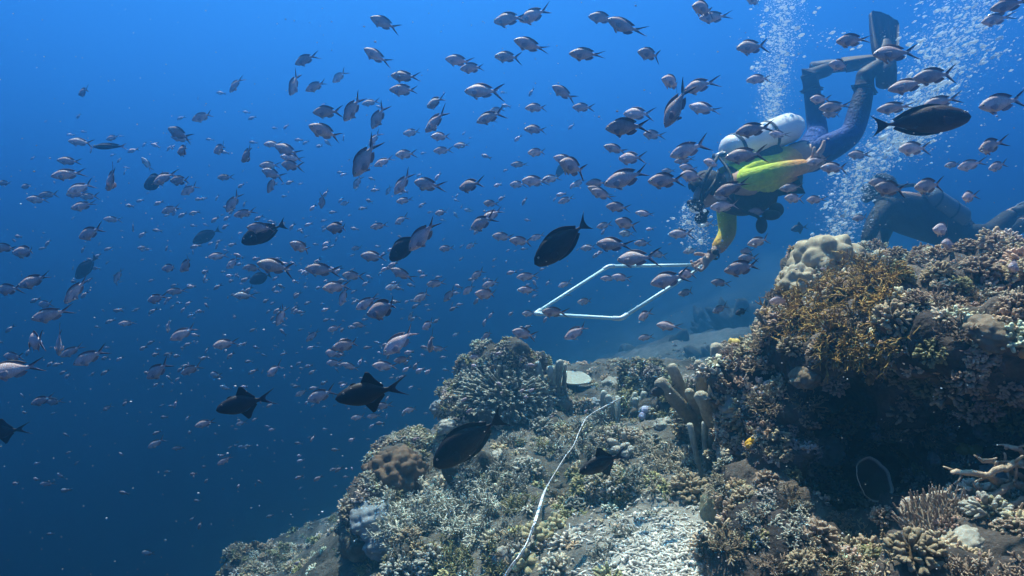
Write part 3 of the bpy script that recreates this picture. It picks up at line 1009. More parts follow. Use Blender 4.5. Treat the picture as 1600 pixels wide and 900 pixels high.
def fin_mb(mb, root, tip, th=.006, c0=(.1, .1, .1), c1=(.05, .05, .05), off=None, nr=6, dirn=None):
    """a fin between two outlines of equal length, thick at the root and thin at the edge"""
    root, tip = catmull(np.array(root, float), 14), catmull(np.array(tip, float), 14)
    if root.shape[1] == 2:
        root = np.insert(root, 1, 0, 1); tip = np.insert(tip, 1, 0, 1)
    L, Rr, cc = [], [], []
    for i in range(nr):
        f = i / (nr - 1)
        p = root * (1 - f) + tip * f
        d = np.array(dirn if dirn is not None else (0, 1, 0)) * th * (1 - .8 * f)
        ray = .0012 * np.sin(np.arange(14) * 2.6)[:, None] * np.array(dirn if dirn is not None else (0, 1, 0)) * f
        L.append(p - d + ray); Rr.append(p + d + ray)
        cc.append(lerp(c0, c1, np.full(14, f)))
    V = np.concatenate(L + Rr)
    n = nr * 14
    T = []
    for i in range(nr - 1):
        for j in range(13):
            p = i * 14 + j
            T += [(p, p + 1, p + 15), (p, p + 15, p + 14), (n + p, n + p + 15, n + p + 1), (n + p, n + p + 14, n + p + 15)]
    for j in range(13):
        p = (nr - 1) * 14 + j
        T += [(p, p + 1, n + p + 1), (p, n + p + 1, n + p)]
    for i in range(nr - 1):
        for p in (i * 14, i * 14 + 13):
            T += [(p, p + 14, n + p + 14), (p, n + p + 14, n + p)]
    mb.add(V, np.array(T), np.concatenate(cc + cc))


def bend(mb, k, x0=.35):
    for i, V in enumerate(mb.v):
        dx = np.clip(V[:, 0] - x0, 0, 1)
        V[:, 1] += k * dx ** 2
        V[:, 0] -= .35 * k * k * dx ** 2
    return mb


def fish_mat(name, scale, sc_str, rough, spec, var=.2):
    m, t, b = mat_new(name, rough, spec)
    N, L = t.nodes, t.links
    a = N.new("ShaderNodeAttribute"); a.attribute_name = "col"
    tc_ = N.new("ShaderNodeTexCoord")
    mp = N.new("ShaderNodeMapping"); mp.inputs["Scale"].default_value = (scale, scale * .35, scale * 1.15)
    L.new(tc_.outputs["Object"], mp.inputs[0])
    vo = N.new("ShaderNodeTexVoronoi"); vo.inputs["Scale"].default_value = 1.0; vo.inputs["Randomness"].default_value = .35
    L.new(mp.outputs[0], vo.inputs["Vector"])
    no = N.new("ShaderNodeTexNoise"); no.inputs["Scale"].default_value = 6; no.inputs["Detail"].default_value = 4
    L.new(tc_.outputs["Object"], no.inputs["Vector"])
    r1 = N.new("ShaderNodeMapRange"); r1.inputs[1].default_value = .1; r1.inputs[2].default_value = .75
    r1.inputs[3].default_value = 1 + sc_str; r1.inputs[4].default_value = 1 - sc_str
    L.new(vo.outputs["Distance"], r1.inputs[0])
    r2 = N.new("ShaderNodeMapRange"); r2.inputs[1].default_value = .3; r2.inputs[2].default_value = .7
    r2.inputs[3].default_value = 1 - var; r2.inputs[4].default_value = 1 + var
    L.new(no.outputs[0], r2.inputs[0])
    mu = N.new("ShaderNodeMath"); mu.operation = 'MULTIPLY'
    L.new(r1.outputs[0], mu.inputs[0]); L.new(r2.outputs[0], mu.inputs[1])
    oi = N.new("ShaderNodeObjectInfo")
    r3 = N.new("ShaderNodeMapRange"); r3.inputs[3].default_value = .72; r3.inputs[4].default_value = 1.3
    L.new(oi.outputs["Random"], r3.inputs[0])
    m3 = N.new("ShaderNodeMath"); m3.operation = 'MULTIPLY'
    L.new(mu.outputs[0], m3.inputs[0]); L.new(r3.outputs[0], m3.inputs[1])
    mix = N.new("ShaderNodeMix"); mix.data_type = 'RGBA'; mix.blend_type = 'MULTIPLY'; mix.inputs[0].default_value = 1
    L.new(a.outputs["Color"], mix.inputs[6]); L.new(m3.outputs[0], mix.inputs[7])
    L.new(mix.outputs[2], b.inputs["Base Color"])
    bp = N.new("ShaderNodeBump"); bp.inputs["Strength"].default_value = .25; bp.inputs["Distance"].default_value = .004; bp.invert = True
    L.new(vo.outputs["Distance"], bp.inputs["Height"]); L.new(bp.outputs[0], b.inputs["Normal"])
    return m


FISHM = fish_mat("silver grey fish skin", 34, .22, .55, .22)
DARKM = fish_mat("dark fish skin", 60, .12, .55, .3, .3)
EYEM, _t, _b = mat_new("fish eye", .15, .6)
_b.inputs["Base Color"].default_value = (.012, .012, .014, 1)
EYER, _t, _b = mat_new("fish eye ring", .3, .5)
_b.inputs["Base Color"].default_value = (.55, .52, .46, 1)


def chromis_mb(k=0.0, open_=1.0, pale=0.0, deep=1.0):
    mb = M()
    top = [(0, .000), (.05, .062), (.14, .125), (.28, .176), (.42, .165), (.55, .108), (.66, .052), (.73, .040)]
    bot = [(0, -.010), (.05, -.060), (.14, -.118), (.28, -.172), (.42, -.160), (.55, -.098), (.66, -.050), (.73, -.042)]
    wid = [(0, .012), (.05, .042), (.14, .066), (.28, .078), (.42, .068), (.55, .042), (.66, .022), (.73, .012)]
    top = [(x, z * deep * .90) for x, z in top]; bot = [(x, z * deep * .90) for x, z in bot]

    def colf(V, rel):
        bk, fl, be = np.array((.34, .26, .265)), np.array((.57, .455, .46)), np.array((.64, .54, .55))
        t = np.clip((rel + 1) / 2, 0, 1)
        c = np.where((t > .5)[:, None], lerp(fl, bk, np.clip((t - .5) * 2, 0, 1) ** 1.3), lerp(be, fl, np.clip(t * 2, 0, 1) ** .7))
        face = np.clip(1 - np.abs(V[:, 0] - .02) / .09, 0, 1)[:, None]
        c = c * (1 - .3 * face) + np.array((.46, .40, .40)) * .3 * face * np.clip(1.4 - t[:, None], .2, 1)
        return c * (1 - pale) + np.array((.62, .60, .60)) * pale
    body_mb(mb, top, bot, wid, .73, colf)
    dk, md, lt = np.array((.055, .042, .048)), np.array((.30, .23, .24)), np.array((.50, .42, .45))
    d = deep * .90
    fin_mb(mb, [(.20, .148 * d), (.34, .172 * d), (.48, .140 * d), (.62, .068 * d)], [(.25, .192 * d), (.38, .222 * d), (.54, .195 * d), (.70, .105 * d)], .006, md, dk)
    fin_mb(mb, [(.44, -.150 * d), (.52, -.115 * d), (.58, -.080 * d), (.63, -.058 * d)], [(.48, -.190 * d), (.58, -.175 * d), (.66, -.125 * d), (.69, -.090 * d)], .005, md, md)
    s = open_
    # forked tail: dark outer edge, pale inner web
    for z in (1, -1):
        fin_mb(mb, [(.715, .040 * z), (.80, .085 * z * s), (.90, .135 * z * s), (1.0, .172 * z * s)], [(.715, .020 * z), (.805, .052 * z * s), (.90, .110 * z * s), (1.0, .166 * z * s)], .005, dk, dk * 1.3)
        fin_mb(mb, [(.715, .022 * z), (.80, .055 * z * s), (.88, .100 * z * s), (.94, .134 * z * s)], [(.715, .0), (.785, .004 * z), (.83, .045 * z * s), (.94, .128 * z * s)], .003, md, lt)
    for y in (1, -1):
        fin_mb(mb, [(.20, .070 * y, -.02), (.205, .073 * y, -.045), (.21, .072 * y, -.07), (.215, .068 * y, -.085)],
               [(.33, .105 * y, .00), (.345, .115 * y, -.05), (.325, .112 * y, -.10), (.285, .10 * y, -.13)], .003, md, lt)
        fin_mb(mb, [(.22, .03 * y, -.150 * d), (.245, .03 * y, -.158 * d), (.265, .03 * y, -.160 * d), (.28, .03 * y, -.16 * d)],
               [(.30, .045 * y, -.225 * d), (.325, .045 * y, -.215 * d), (.33, .043 * y, -.20 * d), (.33, .04 * y, -.185 * d)], .003, md, lt)
    return bend(mb, k)


def eye_mesh(x, y, z, r):
    V, T = ICO[2]
    mb = M()
    mb.add(V * np.array([r, r * .35, r]) + [x, y, z], T, (1, 1, 1), 1)
    mb.add(V * np.array([r * .62, r * .35, r * .62]) + [x, y + math.copysign(r * .16, y), z], T, (1, 1, 1), 0)
    return mb_mesh("eye", mb, [EYEM, EYER])


CHR = [mb_mesh("chromis", chromis_mb(k, o, p, d), [FISHM]) for k, o, p, d in
       [(0, 1, 0, 1), (.30, .8, 0, .94), (-.32, .9, 0, 1.04), (.12, 1.2, .12, 1.08), (-.15, .55, .05, .90), (.6, .9, 0, 1), (-.6, .7, 0, .96), (.4, 1.3, .2, 1.0)]]
CHR_PALE = mb_mesh("chromis", chromis_mb(.1, .8, .8, 1), [FISHM])
EYES = [eye_mesh(.078, .050, .022, .026), eye_mesh(.078, -.050, .022, .026)]


def fish_rot(tilt, yaw, roll=0.0, right=False):
    """nose tilted down by tilt in the picture plane, turned towards the lens by yaw"""
    n = unit(-CR * math.cos(tilt) - CU * math.sin(tilt))
    if right:
        n = unit(CR * math.cos(tilt) - CU * math.sin(tilt))
    n = unit(n * math.cos(yaw) - CF * math.sin(yaw))
    up = np.array([0, 0, 1.0]) if abs(n[2]) < .94 else unit(np.array([1.0, -.1, .5]))
    up = unit(up - n * (up @ n))
    x = -n
    y = np.cross(up, x)
    m = Matrix(((x[0], y[0], up[0]), (x[1], y[1], up[1]), (x[2], y[2], up[2]))).to_4x4()
    return m @ Matrix.Rotation(roll, 4, 'X'), n


FISH_SEEN = []       # (object, look words, px, py) -> labels at the end


def reef_clear(px, py, d, room=.12):
    h = hit(px, py)
    if h is None: return d
    return min(d, h[0] @ CF - room)


def put_fish(name, meshes, px, py, L, tilt, real, yaw=0.0, roll=0.0, right=False, eyes=None, d=None):
    dd = d or F * real * math.cos(yaw) / L
    if d is None and px > 560 and py > 330:
        dd = reef_clear(px, py, dd, .12 if real < .2 else .32)
    real = L * dd / F / math.cos(yaw)
    rm, n = fish_rot(tilt, yaw, roll, right)
    mid = at(px, py, dd)
    root = mid + n * .5 * real          # nose position
    o = link(name, meshes)
    o.matrix_world = Matrix.Translation(Vector(root)) @ rm @ Matrix.Diagonal((real, real, real, 1))
    for e in eyes or ():
        link("eye", e, o)
    return o


# grey fork-tailed chromis: photo x, y, length in pixels, degrees the nose points down
CH = """131,143,22,10 368,131,25,45 318,182,25,30 281,209,33,-25 284,217,24,-10 287,234,26,8 345,232,25,15 387,240,28,35 127,222,25,0 177,215,20,10 109,252,22,0 108,272,33,15 175,278,38,45 127,293,30,30
257,277,35,25 283,282,30,0 353,277,20,5 297,296,22,40 8,286,20,0 42,291,18,5 602,37,42,-20 590,89,36,-25 479,92,32,20 460,130,34,80 495,134,30,25 531,119,26,40 634,120,39,0 633,141,44,-3 718,95,40,-10 740,106,38,0
757,142,55,0 797,29,45,0 795,89,40,0 682,188,42,38 767,182,42,20 777,172,22,15 580,160,25,15 552,168,46,62 513,175,34,8 592,181,40,60 510,207,34,-15 513,224,13,-40 645,207,28,5 690,213,28,10 722,227,24,0 693,235,28,5
635,241,28,12 600,252,30,25 572,245,64,62 585,216,26,50 559,284,22,60 630,285,40,50 670,289,44,-15 737,289,36,8 427,225,22,5 450,235,36,-20 457,247,28,-5 457,259,30,-10 422,258,26,5 427,272,30,-20 425,287,25,70 607,297,15,60
837,23,46,10 943,28,42,-5 978,43,55,-15 830,71,48,-8 917,85,50,2 1017,85,40,0 1102,14,45,10 1118,27,44,2 1180,1,30,0 1177,73,50,10 1187,123,35,5 1053,129,40,0 1095,133,36,8 1058,163,62,65 1102,170,40,-22 882,146,38,-25
912,168,30,-8 839,168,33,5 838,202,34,2 998,178,38,-10 982,198,60,0 1022,211,32,0 963,233,36,-12 988,247,32,-8 840,238,28,10 1078,233,52,18 1070,250,30,10 885,250,36,-15 897,262,42,-10 812,257,25,0 1115,255,32,-5
1167,242,54,5 1180,202,50,8 982,277,64,15 1042,282,55,5 1045,267,20,0 1077,263,30,-5 1083,275,40,0 1145,293,42,20 837,283,38,0 810,288,24,0 905,285,18,40 933,286,32,5 937,300,36,-18
1333,63,52,8 1400,83,66,5 1315,102,40,0 1283,155,35,5 1305,167,44,5 1302,178,30,0 1423,133,52,8 1463,118,58,5 1400,168,44,3 1472,159,40,10 1568,160,62,10 1558,30,44,12 1580,7,50,10 1550,227,50,20 1518,257,38,15 1560,259,34,18
1490,257,25,10 1430,232,46,2 1343,242,32,0 1305,262,40,0 1277,252,34,12 1218,210,32,0 1377,285,34,0 1393,295,50,-5 1453,290,50,8 1238,293,30,5 77,304,18,10 60,312,20,0 140,307,22,5 132,321,32,15 120,303,26,5 143,363,38,20
267,327,24,20 177,343,18,0 365,315,30,60 383,333,28,15 120,452,36,70 10,387,30,0 42,393,40,5 55,438,45,20 15,452,35,5 82,491,46,15 72,475,24,5 57,533,42,5 92,533,38,75 113,548,28,30 142,557,40,28 22,557,30,0 25,577,40,10
248,578,38,35 267,418,26,10 293,412,30,40 277,455,24,5 245,466,28,15 342,400,22,10 365,410,24,35 288,520,32,30 263,509,18,70 300,577,24,25 353,537,22,10 223,387,14,5 185,430,20,70 200,505,20,5 410,356,36,0 540,317,15,20
503,313,20,80 530,356,40,0 593,353,26,10 627,343,22,30 633,313,26,8 663,365,62,48 585,401,38,-5 630,429,38,-25 433,417,40,-12 505,422,42,-5 553,431,30,-5 472,387,24,-25 527,448,34,8 603,481,62,20 575,472,40,30 627,532,58,38
543,539,36,10 603,572,36,-5 548,573,26,-20 520,552,22,0 522,567,24,5 630,562,26,8 673,535,30,75 687,545,22,0 428,578,26,40 440,493,26,70 537,462,30,70 523,513,22,20 563,508,20,-10 642,493,16,60 660,463,26,30 670,507,24,35
682,443,28,5 703,460,26,50 733,452,22,40 762,460,34,-5 767,443,26,20 747,428,22,35 698,388,22,5 755,347,38,25 770,335,36,30 768,318,22,0 787,370,32,-5 737,383,18,30 690,332,20,5 762,523,18,40 743,557,18,10
885,312,24,20 942,304,36,-15 967,324,34,-8 1008,334,26,-8 980,350,36,-12 945,352,24,15 960,382,46,-5 1005,380,24,0 920,387,22,5 997,403,52,5 1030,398,24,-10 815,377,34,-5 840,370,24,20 1065,365,34,2 1103,350,22,10 1080,392,22,10
1133,322,38,5 1130,307,28,0 1185,331,30,0 825,432,32,5 825,453,30,0 883,444,20,20 952,435,24,0 972,434,28,-8 915,471,24,5 827,490,20,0 868,488,38,-3 902,518,40,30 820,522,36,-15 1047,436,52,15 1075,428,30,0 1073,457,26,12
1008,492,24,25 1045,510,36,-8 1010,527,22,12 1127,442,26,-5 1162,418,58,10 1170,403,30,0 1168,393,24,0 1187,377,36,15 1126,482,26,25 1242,310,32,0 1275,312,30,5 1345,340,24,10 1515,307,34,12 1475,358,44,5 1587,416,40,5 1483,381,36,0
1220,471,38,0 1293,423,20,-18 67,625,30,20 85,628,22,5 322,661,24,15 168,637,14,30 245,692,22,30 280,700,16,5 75,756,18,0 377,661,15,20 352,719,18,30 503,617,38,22 472,613,18,30 642,640,20,15 600,634,24,10 585,650,20,5 560,652,20,8 1278,868,0,0"""
PALEF = "681,159,28,15 863,279,28,10 615,447,22,20 733,329,14,-10 713,522,12,30 338,586,20,0 383,462,24,0 353,606,14,-20 380,698,12,0 980,365,24,0 713,337,12,-50 95,743,14,-10 230,257,18,-60 232,864,18,0"
fg = np.random.default_rng(3)
allf = [tuple(float(q) for q in t.split(',')) + (0,) for t in CH.split()] + [tuple(float(q) for q in t.split(',')) + (1,) for t in PALEF.split()]
allf = [f for f in allf if f[2] > 0]
# a few more of the far ones in the thick of the school
while len(allf) < 300:
    px, py = fg.normal(470, 210), fg.normal(450, 110)
    if not (10 < px < 800 and 240 < py < 760) or any((px - f[0]) ** 2 + (py - f[1]) ** 2 < 24 ** 2 for f in allf): continue
    allf.append((px, py, fg.uniform(15, 24), fg.normal(18, 24), int(fg.random() < .12)))
for i, (px, py, L, tl, pale) in enumerate(allf):
    yaw = fg.normal(0, .36)
    real = fg.uniform(.095, .12)
    k = int(fg.integers(0, 8))
    if tl > 55: k = int(fg.choice([0, 3, 4]))
    o = put_fish("chromis", CHR_PALE if pale else CHR[k], px, py, L * (1.17 if px > 520 else 1.32), R(tl), real, float(np.clip(yaw, -.8, .8)), fg.normal(0, .12), eyes=EYES if L >= 26 else None)
    size = "large" if L > 48 else "small" if L > 24 else "tiny"
    look = "pale silvery" if pale else "grey fork-tailed"
    if 24 < L <= 48: size = "" if L > 33 else "small"
    pose = "nose-down" if tl > 28 else "nose-up" if tl < -14 else "level"
    o["category"] = "fish"; o["group"] = "school of fork-tailed chromis"
    FISH_SEEN.append((o, f"{size} {look} fish, {pose}".strip(), px, py))

# the rest of the school, far off and past counting
SM = M()
v0, t0, c0, _m = chromis_mb(0, 1, 0).arrays()
lo = M()
lo.add(ICO[1][0] * np.array([.36, .075, .17]) + [.37, 0, 0], ICO[1][1], (.45, .34, .36))
lo.add(np.array([(.68, 0, .03), (.68, 0, -.03), (1, .01, .16), (.82, 0, 0), (1, -.01, -.16), (.68, .02, 0)]), np.array([(0, 5, 2), (2, 5, 3), (1, 4, 5), (3, 5, 4), (0, 2, 3), (1, 3, 4)]), (.07, .06, .07))
v0, t0, c0, _m = lo.arrays()
for k in range(760):
    px, py = fg.normal(470, 230), fg.normal(500, 125)
    if fg.random() < .2: px, py = fg.uniform(0, 900), fg.uniform(150, 800)
    if px > 640 + max(0, 640 - py) * 1.6 and fg.random() < .7: continue
    L = fg.uniform(8, 20)
    dd = F * .10 / L
    dd = reef_clear(px, py, dd, .4) if px > 300 and py > 450 else dd
    if dd < 3: continue
    rm, n = fish_rot(R(fg.normal(18, 25)), fg.normal(0, .5), 0)
    rm = np.array(rm)[:3, :3]
    s_ = L * dd / F
    SM.add((v0 * s_) @ rm.T + at(px, py, dd), t0, c0 * (fg.uniform(.5, 1.0) if fg.random() > .12 else 1.5))
link("distant_fish", mb_mesh("distant_fish", SM, [FISHM]))["kind"] = "stuff"


# dark surgeonfish: deep oval body, narrow tail stalk, broad triangular tail
def surgeon_mb(k=0.0, col=(.020, .0125, .0135), rim=(.008, .006, .007), sl=1.0):
    mb = M()
    top = [(0, -.02), (.04, .045), (.12, .105), (.26, .165), (.42, .172), (.58, .125), (.70, .058), (.79, .020), (.84, .022)]
    bot = [(0, -.035), (.04, -.095), (.12, -.140), (.26, -.178), (.42, -.172), (.58, -.122), (.70, -.058), (.79, -.022), (.84, -.024)]
    wid = [(0, .012), (.04, .040), (.12, .060), (.26, .074), (.42, .070), (.58, .048), (.70, .025), (.79, .012), (.84, .009)]
    cf = lambda V, rel: lerp(np.array(col) * 1.25, np.array(col) * .7, np.clip((rel + 1) / 2, 0, 1)) * (1 + .25 * vnoise(V * np.array([8, 1, 50]), 4))[:, None]
    body_mb(mb, top, bot, wid, .84, cf, 34, 20)
    fin_mb(mb, [(.16, .120), (.36, .170), (.54, .138), (.75, .032)], [(.19, .142), (.38, .205), (.58, .178), (.775, .062)], .005, rim, rim)
    fin_mb(mb, [(.30, -.172), (.44, -.168), (.58, -.120), (.75, -.035)], [(.32, -.192), (.47, -.198), (.62, -.158), (.775, -.064)], .005, rim, rim)
    fin_mb(mb, [(.825, .022), (.828, .008), (.828, -.008), (.825, -.024)], [(1.0, .145), (.935, .05), (.935, -.05), (.995, -.145)], .006, np.array(col) * .8, np.array(rim))
    for y in (1, -1):
        fin_mb(mb, [(.20, .072 * y, -.02), (.205, .075 * y, -.04), (.21, .074 * y, -.06), (.215, .072 * y, -.075)],
               [(.32, .105 * y, .01), (.335, .11 * y, -.04), (.315, .108 * y, -.09), (.27, .10 * y, -.11)], .003, col, np.array(col) * 1.8)
    for V in mb.v: V[:, 2] *= sl
    return bend(mb, k)


SUR = [mb_mesh("surgeonfish", surgeon_mb(k), [DARKM]) for k in (0, .25, -.2)] + [mb_mesh("surgeonfish", surgeon_mb(.1, (.050, .030, .028), (.012, .009, .009), .78), [DARKM])]
SEYE = [eye_mesh(.085, .048, .032, .013), eye_mesh(.085, -.048, .032, .013)]


# black triggerfish: steep triangular dorsal and anal fins set far back, crescent tail with long lobes
def trigger_mb(k=0.0, col=(.016, .014, .020)):
    mb = M()
    top = [(0, -.01), (.05, .050), (.15, .105), (.30, .150), (.45, .145), (.57, .085), (.67, .038), (.73, .032)]
    bot = [(0, -.03), (.05, -.075), (.15, -.118), (.30, -.155), (.45, -.145), (.57, -.085), (.67, -.038), (.73, -.032)]
    wid = [(0, .014), (.05, .044), (.15, .066), (.30, .078), (.45, .066), (.57, .040), (.67, .020), (.73, .012)]
    body_mb(mb, top, bot, wid, .73, lambda V, rel: lerp(np.array(col) * 1.3, np.array(col) * .8, np.clip((rel + 1) / 2, 0, 1)), 30, 18)
    c1 = np.array(col) * .8
    fin_mb(mb, [(.36, .148), (.46, .140), (.56, .088), (.645, .046)], [(.44, .285), (.49, .272), (.57, .160), (.66, .068)], .006, c1, c1)
    fin_mb(mb, [(.38, -.152), (.47, -.140), (.56, -.090), (.645, -.046)], [(.47, -.275), (.515, -.258), (.58, -.155), (.66, -.068)], .006, c1, c1)
    fin_mb(mb, [(.722, .034), (.725, .012), (.725, -.012), (.722, -.034)], [(1.0, .150), (.83, .035), (.83, -.035), (1.0, -.150)], .005, c1, np.array((.03, .035, .07)))
    fin_mb(mb, [(.19, .118), (.22, .130), (.25, .138), (.28, .145)], [(.23, .150), (.25, .158), (.27, .160), (.30, .155)], .004, c1, c1)
    return bend(mb, k)


TRI = [mb_mesh("triggerfish", trigger_mb(k), [DARKM]) for k in (0, .3)]
TEYE = [eye_mesh(.13, .060, .055, .014), eye_mesh(.13, -.060, .055, .014)]
BIG = [  # kind, x, y, length, tilt, real, yaw, roll, right, label
    ("surgeonfish", 3, 1437, 189, 152, -6, .34, .10, 0, True, "dark brown surgeonfish facing right near the upper right, beside the bubbles"),
    ("surgeonfish", 1, 880, 377, 116, 36, .30, .15, .1, False, "dark surgeonfish tilted nose-down above the floating white frame"),
    ("surgeonfish", 0, 733, 687, 136, 33, .30, .12, 0, False, "dark surgeonfish tilted nose-down in front of the knobby coral mound"),
    ("surgeonfish", 2, 413, 363, 74, 24, .26, .2, 0, False, "dark surgeonfish with upright tail partly behind a grey fish, left of centre"),
    ("surgeonfish", 1, 632, 385, 66, 34, .26, -.5, .1, False, "dark round surgeonfish beneath the large scaly grey fish near the middle"),
    ("surgeonfish", 2, 243, 283, 54, 10, .26, -.55, 0, False, "dark rounded surgeonfish behind small grey fish at upper left"),
    ("surgeonfish", 0, 323, 368, 46, 28, .26, .2, 0, False, "distant dark surgeonfish left of the one with the upright tail"),
    ("surgeonfish", 1, 135, 417, 46, 52, .26, .2, 0, False, "distant dark surgeonfish diving steeply near the left edge"),
    ("surgeonfish", 2, 408, 434, 44, 15, .26, -.3, 0, False, "faint dark surgeonfish among grey fish below the one with upright tail"),
    ("surgeonfish", 0, 879, 262, 34, 50, .24, .2, 0, False, "faint grey surgeonfish partly behind two grey fish above the white frame"),
    ("triggerfish", 0, 385, 629, 94, 12, .26, .12, 0, False, "black triggerfish with tall triangular fins, left one of the pair over open water"),
    ("triggerfish", 1, 582, 613, 116, 8, .27, .10, 0, False, "black triggerfish with trailing tail lobes, right one of the pair over open water"),
    ("triggerfish", 0, 945, 721, 88, 20, .25, .15, 0, False, "black triggerfish swimming low over the reef slope beside the tape"),
    ("triggerfish", 1, 8, 674, 72, 5, .25, .10, 0, False, "black triggerfish half cut off by the left edge of the photo"),
    ("triggerfish", 0, 1250, 356, 34, 10, .22, .3, 0, False, "distant dark triggerfish below the diver and left of the boulder coral"),
    ("damselfish", 0, 1036, 610, 46, 10, .12, .2, 0, False, "black damselfish hovering at the reef crest left of the finger coral"),
    ("damselfish", 1, 1160, 487, 26, 15, .10, .2, 0, False, "small black damselfish with pale tail at the left end of the wall"),
    ("damselfish", 0, 838, 0, 0, 0, .1, 0, 0, False, ""),
]


def damsel_mb(k=0.0):
    mb = chromis_mb(k, .75, 0, 1.15)
    mb.c = [c * .10 for c in mb.c]
    return mb


DAM = [mb_mesh("damselfish", damsel_mb(k), [DARKM]) for k in (0, .3)]
BIGS = []
for kind, v, px, py, L, tl, real, yaw, roll, right, lab in BIG:
    if L == 0: continue
    me, ey = {"surgeonfish": (SUR[v], SEYE), "triggerfish": (TRI[v % 2], TEYE), "damselfish": (DAM[v % 2], EYES)}[kind]
    o = put_fish(kind, me, px, py, L, R(tl), real * (.68 if L > 60 else .85), yaw, roll, right, ey if L > 40 else None, {945: 1.75, 1036: 2.6, 733: 2.05}.get(px))
    tag(o, lab, "fish", {"surgeonfish": "dark surgeonfish", "triggerfish": "black triggerfish", "damselfish": "black damselfish"}[kind])
    BIGS.append((o, lab, px, py))


# slender dark fish with a pale tail
def slender_mb():
    mb = M()
    top = [(0, 0), (.08, .045), (.25, .085), (.45, .085), (.65, .050), (.80, .025)]
    bot = [(0, -.01), (.08, -.045), (.25, -.085), (.45, -.080), (.65, -.048), (.80, -.025)]
    wid = [(0, .01), (.08, .035), (.25, .055), (.45, .05), (.65, .03), (.80, .010)]
    body_mb(mb, top, bot, wid, .80, lambda V, rel: lerp((.03, .03, .035), (.016, .014, .016), np.clip((rel + 1) / 2, 0, 1)))
    fin_mb(mb, [(.79, .025), (.795, .008), (.795, -.008), (.79, -.025)], [(1.0, .10), (.90, .03), (.90, -.03), (1.0, -.10)], .004, (.4, .3, .33), (.6, .5, .52))
    fin_mb(mb, [(.2, .078), (.4, .088), (.55, .07), (.72, .036)], [(.24, .10), (.43, .115), (.6, .10), (.77, .06)], .004, (.02, .02, .02), (.02, .02, .02))
    return mb


o = put_fish("damselfish", mb_mesh("damselfish", slender_mb(), [DARKM]), 172, 229, 52, R(2), .15, .1, eyes=EYES)
tag(o, "slender blackish fish with pinkish pale tail at upper left", "fish")
# ------------------------------------------------------------------ divers
def skin_mesh(name, nodes, edges, mats, root, sub=2, colf=None, org=(0, 0, 0)):
    """one continuous surface grown round a skeleton: nodes {key: (point, radius)}"""
    ks = list(nodes)
    me = bpy.data.meshes.new("skeleton")
    org = np.array(org)
    me.from_pydata([tuple(np.array(nodes[k][0]) - org) for k in ks], [(ks.index(a), ks.index(b)) for a, b in edges], [])
    o = bpy.data.objects.new("skeleton", me)
    C.objects.link(o)
    m = o.modifiers.new("s", 'SKIN')
    m.use_smooth_shade = True
    m.branch_smoothing = 0.3
    for i, k in enumerate(ks):
        r = nodes[k][1]
        me.skin_vertices[0].data[i].radius = r if hasattr(r, '__len__') else (r, r)
        me.skin_vertices[0].data[i].use_root = (k == root)
    s = o.modifiers.new("u", 'SUBSURF')
    s.levels = sub; s.render_levels = sub
    dg = bpy.context.evaluated_depsgraph_get()
    dg.update()
    ev = o.evaluated_get(dg)
    out = bpy.data.meshes.new_from_object(ev)
    out.name = name
    C.objects.unlink(o); bpy.data.objects.remove(o)
    n = len(out.vertices)
    co = np.empty(n * 3, np.float32); out.vertices.foreach_get("co", co); co = co.reshape(-1, 3) + org
    if colf is not None:
        a = out.color_attributes.new("col", 'FLOAT_COLOR', 'POINT')
        a.data.foreach_set("color", np.concatenate([colf(co).astype(np.float32), np.ones((n, 1), np.float32)], 1).ravel())
    out.materials.clear()
    for q in mats: out.materials.append(q)
    out.polygons.foreach_set("use_smooth", np.ones(len(out.polygons), bool))
    return out


def flatc(c):
    return lambda P: np.tile(np.array(c, float), (len(P), 1))


CLOTH = mat_attr("wetsuit cloth", 22, .25, .7, .75, .3, bscale=60)
SKINM = mat_attr("skin", 40, .1, .15, .55, .35)
RUBBER = mat_attr("black rubber", 40, .25, .3, .6, .2)
METAL = mat_attr("painted tank", 12, .07, .05, .30, .5)
GLASS, _t, _b = mat_new("mask glass", .05, .6)
_b.inputs["Base Color"].default_value = (.03, .04, .05, 1)


def pmul(P):
    d = P @ CF
    return 800 + (P @ CR) / d * F, 450 - (P @ CU) / d * F


def part(name, mb, mats, root, org):
    for i in range(len(mb.v)): mb.v[i] = mb.v[i] - org
    return link(name, mb_mesh(name, mb, mats), root)


def seg(mb, pts, rad, col, n=12, flat=1.0):
    v, t, s = tube(np.array(pts, float), np.array(rad, float), n, True, True, flat)
    mb.add(v, t, col)
    return mb


def blob(mb, p, rx, axes, col, sub=3):
    V, T = ICO[sub]
    mb.add(np.array(p) + V[:, :1] * rx[0] * np.array(axes[0]) + V[:, 1:2] * rx[1] * np.array(axes[1]) + V[:, 2:] * rx[2] * np.array(axes[2]), T, col)
    return mb


